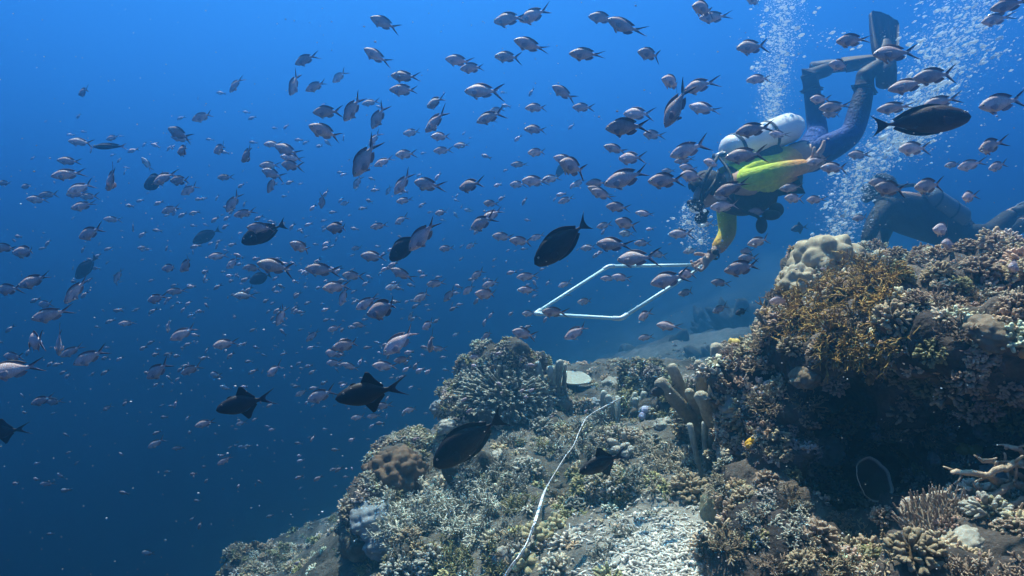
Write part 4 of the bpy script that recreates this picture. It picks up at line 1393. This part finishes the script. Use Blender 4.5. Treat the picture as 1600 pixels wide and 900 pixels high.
def fin_part(root, org, base, tip, wide, w0, w1, th, col=(.022, .022, .026)):
    """a swim fin: foot pocket, ribbed blade with rails"""
    base, tip, wide = np.array(base), np.array(tip), unit(wide)
    L = np.linalg.norm(tip - base)
    ax = unit(tip - base)
    wide = unit(wide - ax * (wide @ ax))
    nrm = np.cross(ax, wide)
    mb = M()
    nu, nv = 16, 13
    up, dn = [], []
    for i in range(nu):
        f = i / (nu - 1)
        w_ = (w0 + (w1 - w0) * f ** .8) / 2 * (1 - .25 * max(0, f - .92) / .08 * .6)
        for j in range(nv):
            s = -1 + 2 * j / (nv - 1)
            tipc = 1 - .06 * (s * s) * (f > .9)
            rail = th * (.35 + .65 * (1 - f)) * (1 + (1.6 if j in (0, nv - 1) else .7 if j in (4, 8) else 0))
            p = base + ax * L * f * tipc + wide * w_ * s + nrm * (.03 * L * math.sin(f * 2.2))
            up.append(p + nrm * rail / 2); dn.append(p - nrm * rail / 2)
    V = np.array(up + dn); n = len(up)
    T = []
    for i in range(nu - 1):
        for j in range(nv - 1):
            p = i * nv + j
            T += [(p, p + 1, p + nv + 1), (p, p + nv + 1, p + nv), (n + p, n + p + nv + 1, n + p + 1), (n + p, n + p + nv, n + p + nv + 1)]
    for j in range(nv - 1):
        for p in (j, (nu - 1) * nv + j):
            T += [(p, n + p, n + p + 1), (p, n + p + 1, p + 1)]
    for i in range(nu - 1):
        for p in (i * nv, i * nv + nv - 1):
            T += [(p, p + nv, n + p + nv), (p, n + p + nv, n + p)]
    mb.add(V, np.array(T), col)
    fo = part("fin", mb, [RUBBER], root, org)
    pk = M()
    seg(pk, [base - ax * .20, base - ax * .10, base + ax * .02, base + ax * .10], [.052, .056, .050, .030], (.03, .03, .034), 14, .8)
    part("foot_pocket", pk, [RUBBER], fo, org)
    for sgn in (1, -1):
        st = M()
        seg(st, [base + wide * w0 * .42 * sgn + ax * .02, base - ax * .1 + wide * .055 * sgn, base - ax * .2 + wide * .02 * sgn], [.008, .007, .007], (.22, .24, .25), 6)
        part("strap", st, [RUBBER], fo, org)
    return fo


def hand_nodes(N, E, wrist_key, wrist, palm_dir, side, curl, size=1.0, pre="h"):
    """palm, four bent fingers of unequal length and a thumb off the side of the palm"""
    palm_dir, side = unit(palm_dir), unit(side)
    nrm = np.cross(palm_dir, side)
    s = size
    N[pre + "p0"] = (wrist + palm_dir * .035 * s, .026 * s)
    N[pre + "p1"] = (wrist + palm_dir * .075 * s, .030 * s)
    E += [(wrist_key, pre + "p0"), (pre + "p0", pre + "p1")]
    for k, (off, ln) in enumerate([(-.030, .078), (-.010, .088), (.011, .082), (.030, .064)]):
        b = wrist + palm_dir * .088 * s + side * off * s
        d = unit(palm_dir + side * off * 3.5)
        c1 = unit(d * math.cos(curl) + nrm * math.sin(curl)); c2 = unit(d * math.cos(2 * curl) + nrm * math.sin(2 * curl))
        q1 = b + d * ln * .38 * s; q2 = q1 + c1 * ln * .36 * s; q3 = q2 + c2 * ln * .28 * s
        for j, (q, r) in enumerate([(b, .0105), (q1, .0095), (q2, .0088), (q3, .0075)]):
            N[f"{pre}f{k}{j}"] = (q, r * s)
        E += [(pre + "p1", f"{pre}f{k}0")] + [(f"{pre}f{k}{j}", f"{pre}f{k}{j + 1}") for j in range(3)]
    t0 = wrist + palm_dir * .045 * s - side * .034 * s
    t1 = t0 + unit(palm_dir * .7 - side * .7 + nrm * .25) * .035 * s
    t2 = t1 + unit(palm_dir * .9 - side * .25 + nrm * .45) * .030 * s
    N[pre + "t0"], N[pre + "t1"], N[pre + "t2"] = (t0, .0125 * s), (t1, .0105 * s), (t2, .0085 * s)
    E += [(pre + "p0", pre + "t0"), (pre + "t0", pre + "t1"), (pre + "t1", pre + "t2")]


def head_gear(root, org, hc, hr, fwd, crown, hood=(.012, .012, .014)):
    """mask with strap and glass, regulator and hood on a head at hc that looks along fwd"""
    fwd, crown = unit(fwd), unit(crown)
    crown = unit(crown - fwd * (crown @ fwd)); side = np.cross(fwd, crown)
    mb = M()
    V, T = ICO[4]
    keep = (V[:, 0] < .35)
    idx = np.where(keep)[0]; mp = -np.ones(len(V), int); mp[idx] = np.arange(len(idx))
    T2 = np.array([mp[t] for t in T if keep[t].all()])
    vv = V[idx] * (1 + .03 * fbm(V[idx] * 3, 3, 2))[:, None]
    mb.add(hc + vv[:, :1] * hr * 1.20 * fwd + vv[:, 1:2] * hr * 1.03 * side + vv[:, 2:] * hr * 1.22 * crown, T2, hood)
    part("hair", mb, [CLOTH], root, org)
    mk = M()
    c = hc + fwd * hr * 1.02 + crown * hr * .18
    for sgn in (1, -1):
        blob(mk, c + side * sgn * hr * .40, (hr * .22, hr * .46, hr * .42), (fwd, side, crown), (.015, .015, .017))
    blob(mk, c - crown * hr * .32 + fwd * .01, (hr * .24, hr * .20, hr * .28), (fwd, side, crown), (.015, .015, .017))
    seg(mk, [hc + side * hr * s_ * 1.08 + fwd * hr * f_ + crown * hr * .2 for s_, f_ in ((.75, .85), (1.0, .1), (.8, -.7), (0, -1.22), (-.8, -.7), (-1.0, .1), (-.75, .85))], [.011] * 7, (.02, .02, .022), 6)
    mo = part("mask", mk, [RUBBER], root, org)
    gl = M()
    for sgn in (1, -1):
        blob(gl, c + side * sgn * hr * .40 + fwd * hr * .16, (hr * .10, hr * .36, hr * .32), (fwd, side, crown), (1, 1, 1))
    part("lens", gl, [GLASS], mo, org)
    rg = M()
    m0 = hc + fwd * hr * 1.12 - crown * hr * .52
    blob(rg, m0 + fwd * .035, (.034, .042, .036), (fwd, side, crown), (.02, .02, .022))
    seg(rg, [m0 - fwd * .02, m0 + fwd * .03], [.018, .022], (.02, .02, .02), 10)
    part("regulator", rg, [RUBBER], root, org)
    return m0 + fwd * .035, side


def tank_part(root, org, a, b, r, col, band=(.03, .03, .035), bandf=.16):
    a, b = np.array(a), np.array(b)
    ax = unit(b - a)
    fs = [0, .015, .04, .075, .12, .16, .5, .93, .965, .99]
    rs = [.34, .55, .76, .92, .99, 1, 1, 1, .96, .86]
    L = np.linalg.norm(b - a)
    mb = M()
    v, t, s = tube([a + ax * L * f for f in fs], [r * q for q in rs], 28, True, True)
    mb.add(v, t, col)
    to = part("tank", mb, [METAL], root, org)
    for f in (bandf, .62):
        bd = M()
        v, t, s = tube([a + ax * L * (f - .022), a + ax * L * f, a + ax * L * (f + .022)], [r * 1.03, r * 1.045, r * 1.03], 28, False)
        bd.add(v, t, band)
        part("strap", bd, [CLOTH], to, org)
    va = M()
    seg(va, [a + ax * .01, a - ax * .045], [.020, .016], (.45, .45, .46), 12)
    _d, u, w_ = frame_of(ax)
    seg(va, [a - ax * .03 - u * .05, a - ax * .03 + u * .05], [.015, .015], (.05, .05, .05), 10)
    part("valve", va, [METAL], to, org)
    return a - ax * .04


# ---- the diver with the frame
dv = tag(link("person", None), "diver in lime and orange long-sleeved top with white tank, holding the white frame", "person", "scuba divers")
DORG = at(1200, 265, 3.8)
dv.location = DORG
hc = at(1107, 299, 3.68)
N = {"pelvis": (at(1262, 241, 3.88), (.125, .10)), "waist": (at(1220, 261, 3.81), (.12, .10)), "chest": (at(1175, 280, 3.75), (.15, .12)), "collar": (at(1142, 291, 3.72), (.11, .09)),
     "neck": (at(1125, 296, 3.70), .055), "head": (hc, .092), "chin": (hc + np.array([-.045, -.01, -.055]), .060), "nose": (hc + np.array([-.07, -.02, -.085]), .018),
     "lsh": (at(1160, 286, 3.56), .062), "lel": (at(1216, 269, 3.47), .045), "lwr": (at(1264, 258, 3.56), .031),
     "rsh": (at(1134, 306, 3.90), .060), "rel": (at(1137, 366, 3.86), .043), "rwr": (at(1115, 397, 3.80), .030),
     "lhip": (at(1270, 243, 3.80), .090), "lkn": (at(1331, 212, 3.74), .060), "lca": (at(1344, 168, 3.77), .056), "lan": (at(1353, 130, 3.80), .040), "lhe": (at(1352, 117, 3.80), .042), "lto": (at(1382, 99, 3.82), .036),
     "rhip": (at(1268, 236, 3.99), .090), "rkn": (at(1278, 206, 4.36), .060), "rca": (at(1272, 165, 4.39), .055), "ran": (at(1267, 131, 4.40), .040), "rhe": (at(1265, 118, 4.40), .042), "rto": (at(1303, 106, 4.39), .036)}
E = [("pelvis", "waist"), ("waist", "chest"), ("chest", "collar"), ("collar", "neck"), ("neck", "head"), ("head", "chin"), ("chin", "nose"), ("collar", "lsh"), ("lsh", "lel"), ("lel", "lwr"),
     ("collar", "rsh"), ("rsh", "rel"), ("rel", "rwr"), ("pelvis", "lhip"), ("lhip", "lkn"), ("lkn", "lca"), ("lca", "lan"), ("lan", "lhe"), ("lhe", "lto"),
     ("pelvis", "rhip"), ("rhip", "rkn"), ("rkn", "rca"), ("rca", "ran"), ("ran", "rhe"), ("rhe", "rto")]
HN = dict(N); HE = list(E)
hand_nodes(HN, HE, "lwr", N["lwr"][0], at(1284, 234, 3.58) - N["lwr"][0], CF * .8 + CR * .5, .25, 1.0, "l")
hand_nodes(HN, HE, "rwr", N["rwr"][0], at(1096, 413, 3.78) - N["rwr"][0], -CF * .6 - CU * .55 + CR * .2, .75, 1.05, "r")
link("body", skin_mesh("body", HN, HE, [SKINM], "pelvis", 2, flatc((.42, .27, .20)), DORG), dv)

LIME, ORNG, YEL_ = np.array((.44, .58, .012)), np.array((.66, .30, .08)), np.array((.60, .47, .03))


def shirt_col(P):
    px, py = pmul(P)
    arm = np.clip((px - 1204) / 40, 0, 1) * .95
    low = np.clip((py - 340) / 52, 0, 1)
    c = lerp(LIME, ORNG, arm)
    c2 = np.where((low < .5)[:, None], lerp(LIME * .9, YEL_, np.clip(low * 2, 0, 1)), lerp(YEL_, ORNG, np.clip(low * 2 - 1, 0, 1)))
    c = np.where((py > 325)[:, None] & (px < 1150)[:, None], c2, c)
    return c


g_ = lambda k, f, p=None: (np.array(N[k][0] if p is None else p), (tuple(np.array(N[k][1]) * f) if hasattr(N[k][1], '__len__') else N[k][1] * f))
cuffL = N["lel"][0] * .06 + N["lwr"][0] * .94
cuffR = N["rel"][0] * .12 + N["rwr"][0] * .88
S = {"hem": (N["waist"][0] * .45 + N["pelvis"][0] * .55, .128), "waist": g_("waist", 1.10), "chest": g_("chest", 1.08), "collar": g_("collar", 1.10), "lsh": (N["lsh"][0], .076), "lmid": (N["lsh"][0] * .5 + N["lel"][0] * .5, .066), "lel": (N["lel"][0], .058), "lcf": (cuffL, .040),
     "rsh": (N["rsh"][0], .074), "rmid": (N["rsh"][0] * .5 + N["rel"][0] * .5, .060), "rel": (N["rel"][0], .055), "rfo": (N["rel"][0] * .5 + N["rwr"][0] * .5, .048), "rcf": (cuffR, .039)}
link("swim_shirt", skin_mesh("swim_shirt", S, [("hem", "waist"), ("waist", "chest"), ("chest", "collar"), ("collar", "lsh"), ("lsh", "lmid"), ("lmid", "lel"), ("lel", "lcf"), ("collar", "rsh"), ("rsh", "rmid"), ("rmid", "rel"), ("rel", "rfo"), ("rfo", "rcf")],
                             [CLOTH], "chest", 2, shirt_col, DORG), dv)


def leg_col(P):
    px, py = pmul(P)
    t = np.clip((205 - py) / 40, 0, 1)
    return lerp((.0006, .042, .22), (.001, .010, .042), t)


Lg = {"pelvis": g_("pelvis", 1.08), "waist": (N["pelvis"][0] * .6 + N["waist"][0] * .4, .118), "lhip": (N["lhip"][0], .100), "lth": (N["lhip"][0] * .45 + N["lkn"][0] * .55, .083), "lkn": (N["lkn"][0], .068), "lca": (N["lca"][0], .064), "lan": (N["lan"][0], .050),
      "rhip": (N["rhip"][0], .100), "rkn": (N["rkn"][0], .068), "rca": (N["rca"][0], .062), "ran": (N["ran"][0], .050)}
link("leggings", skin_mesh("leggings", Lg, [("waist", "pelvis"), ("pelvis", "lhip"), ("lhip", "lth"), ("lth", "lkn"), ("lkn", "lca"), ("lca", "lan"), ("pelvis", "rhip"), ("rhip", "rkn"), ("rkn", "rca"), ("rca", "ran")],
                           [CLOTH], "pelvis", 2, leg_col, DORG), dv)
for s_, lo_ in (("l", .4), ("r", .4)):
    ca, an, he, to = (N[s_ + k][0] for k in ("ca", "an", "he", "to"))
    link("boot", skin_mesh("boot", {"a": (ca * .45 + an * .55, .066), "b": (ca * .25 + an * .75, .056), "c": (an, .052), "d": (he, .054), "e": (he * .5 + to * .5, .050), "f": (to, .044)},
                           [("a", "b"), ("b", "c"), ("c", "d"), ("d", "e"), ("e", "f")], [RUBBER], "c", 2, flatc((.016, .016, .019)), DORG), dv)
# buoyancy vest: bulky black wings under the arm and a back pad below the tank
dn = -CU
vest = {"a": (N["collar"][0] + dn * .08 - CF * .04 - CR * .02, .125), "b": (N["chest"][0] + dn * .085 - CF * .02, .140), "c": (N["chest"][0] * .5 + N["waist"][0] * .5 + dn * .095, .135), "d": (N["waist"][0] + dn * .06 - CF * .01, .115), "e": (N["waist"][0] * .55 + N["pelvis"][0] * .45 + dn * .03, .105),
        "bk": (N["chest"][0] + CU * .085, .095), "bk2": (N["waist"][0] + CU * .075, .085), "col": (N["neck"][0] + CU * .02 - CF * .02, .085), "shf": (N["collar"][0] + dn * .17 - CF * .05 - CR * .05, .085)}
link("dive_vest", skin_mesh("dive_vest", vest, [("a", "b"), ("b", "c"), ("c", "d"), ("d", "e"), ("b", "bk"), ("bk", "bk2"), ("a", "col"), ("a", "shf")], [CLOTH], "b", 2, flatc((.016, .016, .018)), DORG), dv)
hose0 = tank_part(dv, DORG, at(1131, 240, 3.70), at(1240, 197, 3.86), .086, (.80, .82, .80))
reg, hs = head_gear(dv, DORG, hc, .098, np.array([-.55, -.05, -.80]), np.array([-.80, 0, .52]))
mb = M()
seg(mb, catmull(np.array([hose0, hose0 + np.array([-.05, -.09, -.05]), hc + np.array([-.06, -.15, .06]), reg + np.array([-.03, -.06, .03]), reg]), 16), [.010] * 16, (.012, .012, .013), 8)
seg(mb, catmull(np.array([hose0, hose0 + np.array([.03, -.14, -.12]), at(1150, 322, 3.50), at(1183, 338, 3.5), at(1190, 350, 3.52)]), 16), [.008] * 16, (.012, .012, .013), 8)
part("hose", mb, [RUBBER], dv, DORG)
mb = M()
blob(mb, at(1190, 352, 3.52), (.030, .022, .045), (CR, CF, CU), (.02, .02, .022))
blob(mb, at(1205, 336, 3.55), (.050, .03, .028), (CR, CF, CU), (.018, .018, .02))
blob(mb, at(1213, 328, 3.58), (.040, .03, .040), (CR, CF, CU), (.018, .018, .02))
part("gauge", mb, [RUBBER], dv, DORG)
# wrist watch strap on the reaching arm
wd = unit(N["rwr"][0] - N["rel"][0])
mb = M()
for q in (.004,):
    c0 = N["rwr"][0] + wd * q
    v, t, s = tube([c0 - wd * .009, c0, c0 + wd * .009], [.036, .038, .036], 16, False)
    mb.add(v, t, (.02, .02, .025))
blob(mb, N["rwr"][0] - CF * .035 + CU * .01, (.019, .010, .017), (CR, CF, CU), (.04, .04, .05))
part("wrist_watch", mb, [RUBBER], dv, DORG)
fin_part(dv, DORG, at(1384, 88, 3.83), at(1383, 20, 3.95), CR + CU * .05 + CF * .3, .135, .20, .020)
fin_part(dv, DORG, at(1318, 102, 4.38), at(1392, 95, 4.20), CF + CU * .10, .14, .20, .026)
THINGS.append((dv, None, 1180, 270))

# ---- the white square frame he holds
fr = tag(link("survey_frame", None), "white square frame of thin plastic pipe held out over the reef by the diver", "frame")
QP = [at(836, 490, 3.82), at(970, 498, 3.46), at(1101, 414, 3.78), at(951, 416, 4.14)]
FORG = sum(QP) / 4
fr.location = FORG
WPIPE = mat_attr("white pipe", 30, .06, .05, .4, .4)
for k in range(4):
    a, b = QP[k], QP[(k + 1) % 4]
    ax = unit(b - a)
    mb = M()
    seg(mb, [a + ax * .02, (a + b) / 2, b - ax * .02], [.0095] * 3, (.55, .82, .82), 12)
    part("pipe", mb, [WPIPE], fr, FORG)
    c = unit(QP[(k + 3) % 4] - a)
    mb = M()
    seg(mb, [a + c * .045, a + c * .012, a + (c + ax) * .004, a + ax * .012, a + ax * .045], [.0125] * 5, (.62, .76, .76), 12)
    part("elbow", mb, [WPIPE], fr, FORG)

# ---- the second diver, farther off behind the wall
d2 = tag(link("person", None), "shadowy diver in dark wetsuit behind the reef wall at right", "person", "scuba divers")
O2 = at(1430, 335, 5.4)
d2.location = O2
h2 = at(1378, 296, 5.25)
N2 = {"pelvis": (at(1500, 366, 5.6), .15), "waist": (at(1462, 352, 5.5), .17), "chest": (at(1420, 334, 5.4), .19), "collar": (at(1393, 318, 5.3), .14), "neck": (at(1386, 308, 5.28), .07), "head": (h2, .10), "chin": (h2 + np.array([-.06, -.02, -.05]), .062), "nose": (h2 + np.array([-.10, -.03, -.02]), .02),
      "ls": (at(1384, 324, 5.1), .075), "le": (at(1364, 350, 5.0), .055), "lw": (at(1352, 384, 4.95), .04),
      "rs": (at(1392, 322, 5.55), .075), "re": (at(1385, 356, 5.5), .055), "rw": (at(1372, 388, 5.4), .04),
      "lh": (at(1508, 370, 5.55), .11), "lk": (at(1546, 366, 5.6), .08), "la": (at(1582, 334, 5.7), .06), "lt": (at(1604, 326, 5.7), .05),
      "rh": (at(1506, 368, 5.8), .11), "rk": (at(1560, 372, 5.9), .08), "ra": (at(1600, 348, 6.0), .06), "rt": (at(1622, 340, 6.0), .05)}
E2 = [("pelvis", "waist"), ("waist", "chest"), ("chest", "collar"), ("collar", "neck"), ("neck", "head"), ("head", "chin"), ("chin", "nose"), ("collar", "ls"), ("ls", "le"), ("le", "lw"), ("collar", "rs"), ("rs", "re"), ("re", "rw"),
      ("pelvis", "lh"), ("lh", "lk"), ("lk", "la"), ("la", "lt"), ("pelvis", "rh"), ("rh", "rk"), ("rk", "ra"), ("ra", "rt")]
H2 = dict(N2); HE2 = list(E2)
hand_nodes(H2, HE2, "lw", N2["lw"][0], np.array([-.2, -.1, -1.0]), CF, .5, 1.1, "l")
hand_nodes(H2, HE2, "rw", N2["rw"][0], np.array([-.2, -.1, -1.0]), CF, .5, 1.1, "r")
link("body", skin_mesh("body", H2, HE2, [SKINM], "pelvis", 2, flatc((.30, .20, .15)), O2), d2)
W2 = {k: (p, np.array(r) * 1.08 + .004) for k, (p, r) in N2.items() if k not in ("head", "chin", "nose", "lt", "rt", "neck")}
link("wetsuit", skin_mesh("wetsuit", W2, [e_ for e_ in E2 if e_[0] in W2 and e_[1] in W2], [CLOTH], "pelvis", 2, flatc((.012, .013, .018)), O2), d2)
ho = tank_part(d2, O2, at(1446, 305, 5.30), at(1502, 341, 5.45), .092, (.11, .12, .13))
reg2, _s = head_gear(d2, O2, h2, .105, np.array([-.9, -.25, -.1]), np.array([-.1, 0, 1.0]))
mb = M()
seg(mb, catmull(np.array([ho, ho + np.array([-.12, -.16, .05]), h2 + np.array([-.02, -.2, .0]), reg2]), 14), [.014] * 14, (.012, .012, .013), 8)
part("hose", mb, [RUBBER], d2, O2)
fin_part(d2, O2, at(1612, 322, 5.7), at(1680, 296, 5.8), CU + CF * .6, .14, .2, .02)
fin_part(d2, O2, at(1630, 336, 6.0), at(1700, 318, 6.1), CU + CF * .6, .14, .2, .02)
# ------------------------------------------------------------------ tape, bubbles, specks
TP0 = [(974, 620), (948, 634), (926, 646), (916, 653), (908, 668), (897, 694), (884, 712), (868, 737), (852, 765), (843, 792), (833, 824), (820, 856), (800, 884), (786, 905)]
TP = catmull(np.array(TP0, float), 34).tolist()
raw = []
for o_, *_q in FISH_SEEN + BIGS: o_.hide_viewport = True
bpy.context.view_layer.update()
DG = bpy.context.evaluated_depsgraph_get()
for x, y in TP:
    h_ = hit(x, y)
    best = h_[0] @ CF if h_ else 3.0
    for ox, oy in ((0, 0), (4, 0), (-4, 0), (0, 5), (0, -5), (7, 3), (-7, 3)):
        ok_, loc, *_r = SC.ray_cast(DG, Vector((0, 0, 0)), Vector(at(x + ox, y + oy, 1.0)).normalized())
        if ok_ and np.array(loc) @ CF > 1.2: best = min(best, np.array(loc) @ CF)
    raw.append((x, y, best))
dd = np.array([r[2] for r in raw])
d0_ = dd.copy()
for _ in range(60):
    sm_ = dd.copy()
    sm_[1:-1] = (dd[:-2] + 2 * dd[1:-1] + dd[2:]) / 4
    dd = np.minimum(d0_, sm_)
for o_, *_q in FISH_SEEN + BIGS: o_.hide_viewport = False
dd = dd - .015
tp = catmull(np.array([at(x, y, d) for (x, y, _d), d in zip(raw, dd)]), 340)
mb = M()
wdt, thk = .0052, .0012
tg = np.gradient(tp, axis=0)
Vt = []
for i in range(len(tp)):
    t = unit(tg[i])
    tw = .16 * math.sin(i * .024) + .05 * math.sin(i * .08)
    s = unit(np.cross(t, CF + CU * .4)); n = np.cross(s, t)
    s2 = s * math.cos(tw) + n * math.sin(tw); n2 = np.cross(s2, t)
    Vt += [tp[i] + s2 * wdt + n2 * thk, tp[i] - s2 * wdt + n2 * thk, tp[i] - s2 * wdt - n2 * thk, tp[i] + s2 * wdt - n2 * thk]
Tt = []
for i in range(len(tp) - 1):
    for j in range(4):
        a, b = i * 4 + j, i * 4 + (j + 1) % 4
        Tt += [(a, b, b + 4), (a, b + 4, a + 4)]
tcol = np.array([(.74, .78, .79) if i % 10 not in (4, 5) else ((.10, .10, .11) if i % 50 < 10 else (.42, .44, .45)) for i in range(len(tp)) for _j in range(4)])
mb.add(np.array(Vt), np.array(Tt), tcol)
tag(link("measuring_tape", mb_mesh("measuring_tape", mb, [WPIPE], False)), "white measuring tape laid down the reef slope from the crest to the bottom edge", "tape")

# air bubbles: pale rising streams from the divers
BUBM, bt, bb = mat_new("air bubble", .08, 1.0)
bb.inputs["Base Color"].default_value = (.85, .92, .95, 1)
tl_ = bt.nodes.new("ShaderNodeBsdfTranslucent"); tl_.inputs[0].default_value = (.85, .92, .95, 1)
mx_ = bt.nodes.new("ShaderNodeMixShader"); mx_.inputs[0].default_value = .55
bt.links.new(bb.outputs[0], mx_.inputs[1]); bt.links.new(tl_.outputs[0], mx_.inputs[2])
bt.links.new(mx_.outputs[0], bt.nodes["Material Output"].inputs["Surface"])


def bubbles(label_unused, path, n, r0, r1, spread, seed, d, dsp=.25, streak=0.0, big=.08, mist=4.0):
    g = np.random.default_rng(seed)
    P = np.array(path, float)
    mb = M()
    V, T = ICO[1]
    for k in range(n + int(n * mist)):
        t = g.random() * (len(P) - 1)
        i = min(int(t), len(P) - 2); f = t - i
        px, py, sp = P[i] * (1 - f) + P[i + 1] * f
        q = at(px + g.normal(0, sp), py + g.normal(0, 8), d + g.normal(0, dsp))
        r = g.uniform(r0, r1) * (g.uniform(1.6, 3.0) if g.random() < big else 1)
        if k < n * .025: r = r1 * g.uniform(2.2, 3.6)
        if k >= n: r = g.uniform(.0005, .0012)
        e = np.array([r * (1 + streak), r, r * g.uniform(.55, .8)])
        rx = unit(CR * .8 + CU * .55 * streak + g.normal(0, .15, 3)); ry = unit(np.cross(CU, rx)); rz = np.cross(rx, ry)
        mb.add(q + V[:, :1] * e[0] * rx + V[:, 1:2] * e[1] * ry + V[:, 2:] * e[2] * rz, T, (1, 1, 1))
    link("air_bubbles", mb_mesh("air_bubbles", mb, [BUBM]))["kind"] = "stuff"


bubbles("", [(1095, 385, 14), (1085, 350, 16), (1085, 320, 10)], 520, .0015, .0046, 0, 1, 3.7, .12, .1)
bubbles("", [(1205, 185, 10), (1210, 120, 15), (1222, 50, 17), (1225, -20, 20)], 2300, .0013, .0046, 0, 2, 4.3, .25, .2)
bubbles("", [(1305, 385, 14), (1320, 320, 20), (1345, 270, 22), (1390, 230, 26), (1425, 180, 28)], 2300, .0014, .0052, 0, 3, 4.7, .3, .5)
bubbles("", [(1410, 235, 22), (1435, 180, 22), (1465, 120, 32), (1500, 50, 40), (1540, -20, 45)], 3000, .0015, .0060, 0, 4, 4.7, .35, .9, .12)
bubbles("", [(1300, 60, 80), (1480, 60, 90), (1560, 100, 60), (1420, 270, 60)], 420, .0016, .005, 0, 5, 4.4, .6, .6, .15)

# specks drifting in the water
g = np.random.default_rng(91)
mb = M()
V, T = ICO[1]
for k in range(1100):
    px, py = g.uniform(0, 1600), g.uniform(0, 900)
    d = g.uniform(.9, 4.5)
    if px > 520 and py > 330: d = reef_clear(px, py, d, .2)
    if d < .5: continue
    r = g.uniform(.0009, .0022) * (2 if g.random() < .06 else 1) * d / 2.2
    mb.add(V * r * np.array([1.2, 1, .8]) + at(px, py, d), T, np.array([.62, .62, .6]) * g.uniform(.5, 1.1))
link("drifting_specks", mb_mesh("drifting_specks", mb, [CORAL]))["kind"] = "stuff"

# ------------------------------------------------------------------ labels: which one, told by what it is next to
LM = [("the white tank", 1185, 222), ("the lime sleeve", 1190, 285), ("the diver's head", 1105, 300), ("the upright swim fin", 1384, 55), ("the diver's bent knee", 1332, 212),
      ("the hand on the white frame", 1100, 412), ("the left corner of the white frame", 838, 490), ("the near corner of the white frame", 970, 498), ("the far corner of the white frame", 951, 416),
      ("the dark surgeonfish facing right", 1440, 188), ("the dark surgeonfish above the white frame", 880, 377), ("the dark surgeonfish by the knobby mound", 733, 687),
      ("the surgeonfish with upright tail", 413, 363), ("the round surgeonfish near the middle", 628, 390), ("the rounded surgeonfish at upper left", 243, 283),
      ("the surgeonfish diving near the left edge", 135, 417), ("the left black triggerfish", 385, 629), ("the right black triggerfish", 582, 613), ("the triggerfish cut by the left edge", 8, 674),
      ("the slender pale-tailed fish", 172, 229), ("the large fish with scaly flanks", 663, 365), ("the second diver's head", 1378, 290), ("the lumpy boulder coral", 1292, 400), ("the round table coral", 895, 602),
      ("the top left corner of the photo", 0, 0), ("the top right corner of the photo", 1600, 0), ("the middle of the top edge", 800, 0), ("the bottom left corner of the photo", 0, 900), ("the middle of the left edge", 0, 450), ("the distant triggerfish below the diver", 1250, 356)]
LMC = [("the lumpy boulder coral", 1292, 400), ("the golden fire coral", 1310, 485), ("the orange sponge", 1177, 699), ("the thick finger coral", 1098, 600), ("the round table coral", 895, 602), ("the knobby mound", 790, 600),
       ("the wide staghorn thicket", 690, 808), ("the blue-grey boulder corals", 590, 828), ("the brown coral head", 615, 742), ("the cup coral", 1352, 752), ("the bristly table coral", 1480, 826), ("the thick bare branches", 1575, 770),
       ("the brain coral column", 1130, 800), ("the lobed olive coral", 838, 842), ("the upper end of the tape", 972, 622), ("the lower end of the tape", 790, 895), ("the triggerfish over the slope", 945, 721), ("the flat ridged coral on the wall", 1545, 518),
       ("the bottom right corner", 1600, 900), ("the right end of the wall top", 1600, 345), ("the yellow sponge", 1156, 538)]
ORD = ["nearest", "second nearest", "third nearest", "fourth nearest", "fifth nearest", "sixth nearest", "seventh nearest", "eighth nearest", "ninth nearest", "tenth nearest", "eleventh nearest", "twelfth nearest"] + [f"{w_} nearest" for w_ in
       "thirteenth fourteenth fifteenth sixteenth seventeenth eighteenth nineteenth twentieth".split()]


def side_of(dx, dy):
    if abs(dx) > 1.4 * abs(dy): return "left of" if dx < 0 else "right of"
    return "above" if dy < 0 else "below"


def name_by_place(items, lms):
    groups = {}
    for o, look, px, py in items:
        k = min(lms, key=lambda l: (l[1] - px) ** 2 + (l[2] - py) ** 2)
        dx, dy = px - k[1], py - k[2]
        groups.setdefault((look, side_of(dx, dy), k[0]), []).append((math.hypot(dx, dy), o))
    for (look, sd_, nm), v in groups.items():
        v.sort(key=lambda q: q[0])
        for i, (_d, o) in enumerate(v):
            o["label"] = f"{look} {sd_} {nm}" if len(v) == 1 else f"{look}, {ORD[min(i, len(ORD) - 1)]} {sd_} {nm}"


name_by_place(FISH_SEEN, LM)
name_by_place([(o, w_, px, py) for o, w_, px, py in THINGS if w_], LMC)
# ------------------------------------------------------------------ the water between things
def haze():
    V = np.array([(x, y, z) for x in (-48, 48) for y in (-33, 63) for z in (-10.8, 2.3)], float)
    Q = [(0, 1, 3, 2), (4, 6, 7, 5), (0, 4, 5, 1), (2, 3, 7, 6), (0, 2, 6, 4), (1, 5, 7, 3)]
    T = [t for q in Q for t in ((q[0], q[1], q[2]), (q[0], q[2], q[3]))]
    m = bpy.data.materials.new("sea water")
    m.use_nodes = True
    t = m.node_tree
    t.nodes.clear()
    o = t.nodes.new("ShaderNodeOutputMaterial")
    v = t.nodes.new("ShaderNodeVolumePrincipled")
    v.inputs["Color"].default_value = (0.072, 0.345, 0.645, 1)
    v.inputs["Absorption Color"].default_value = (0.0, 0.06, 0.5, 1)
    v.inputs["Density"].default_value = 0.155
    v.inputs["Anisotropy"].default_value = 0.885
    t.links.new(v.outputs[0], o.inputs["Volume"])
    ob = link("haze", to_mesh("haze", V, T, None, [m], None, False))
    ob["kind"] = "stuff"


haze()
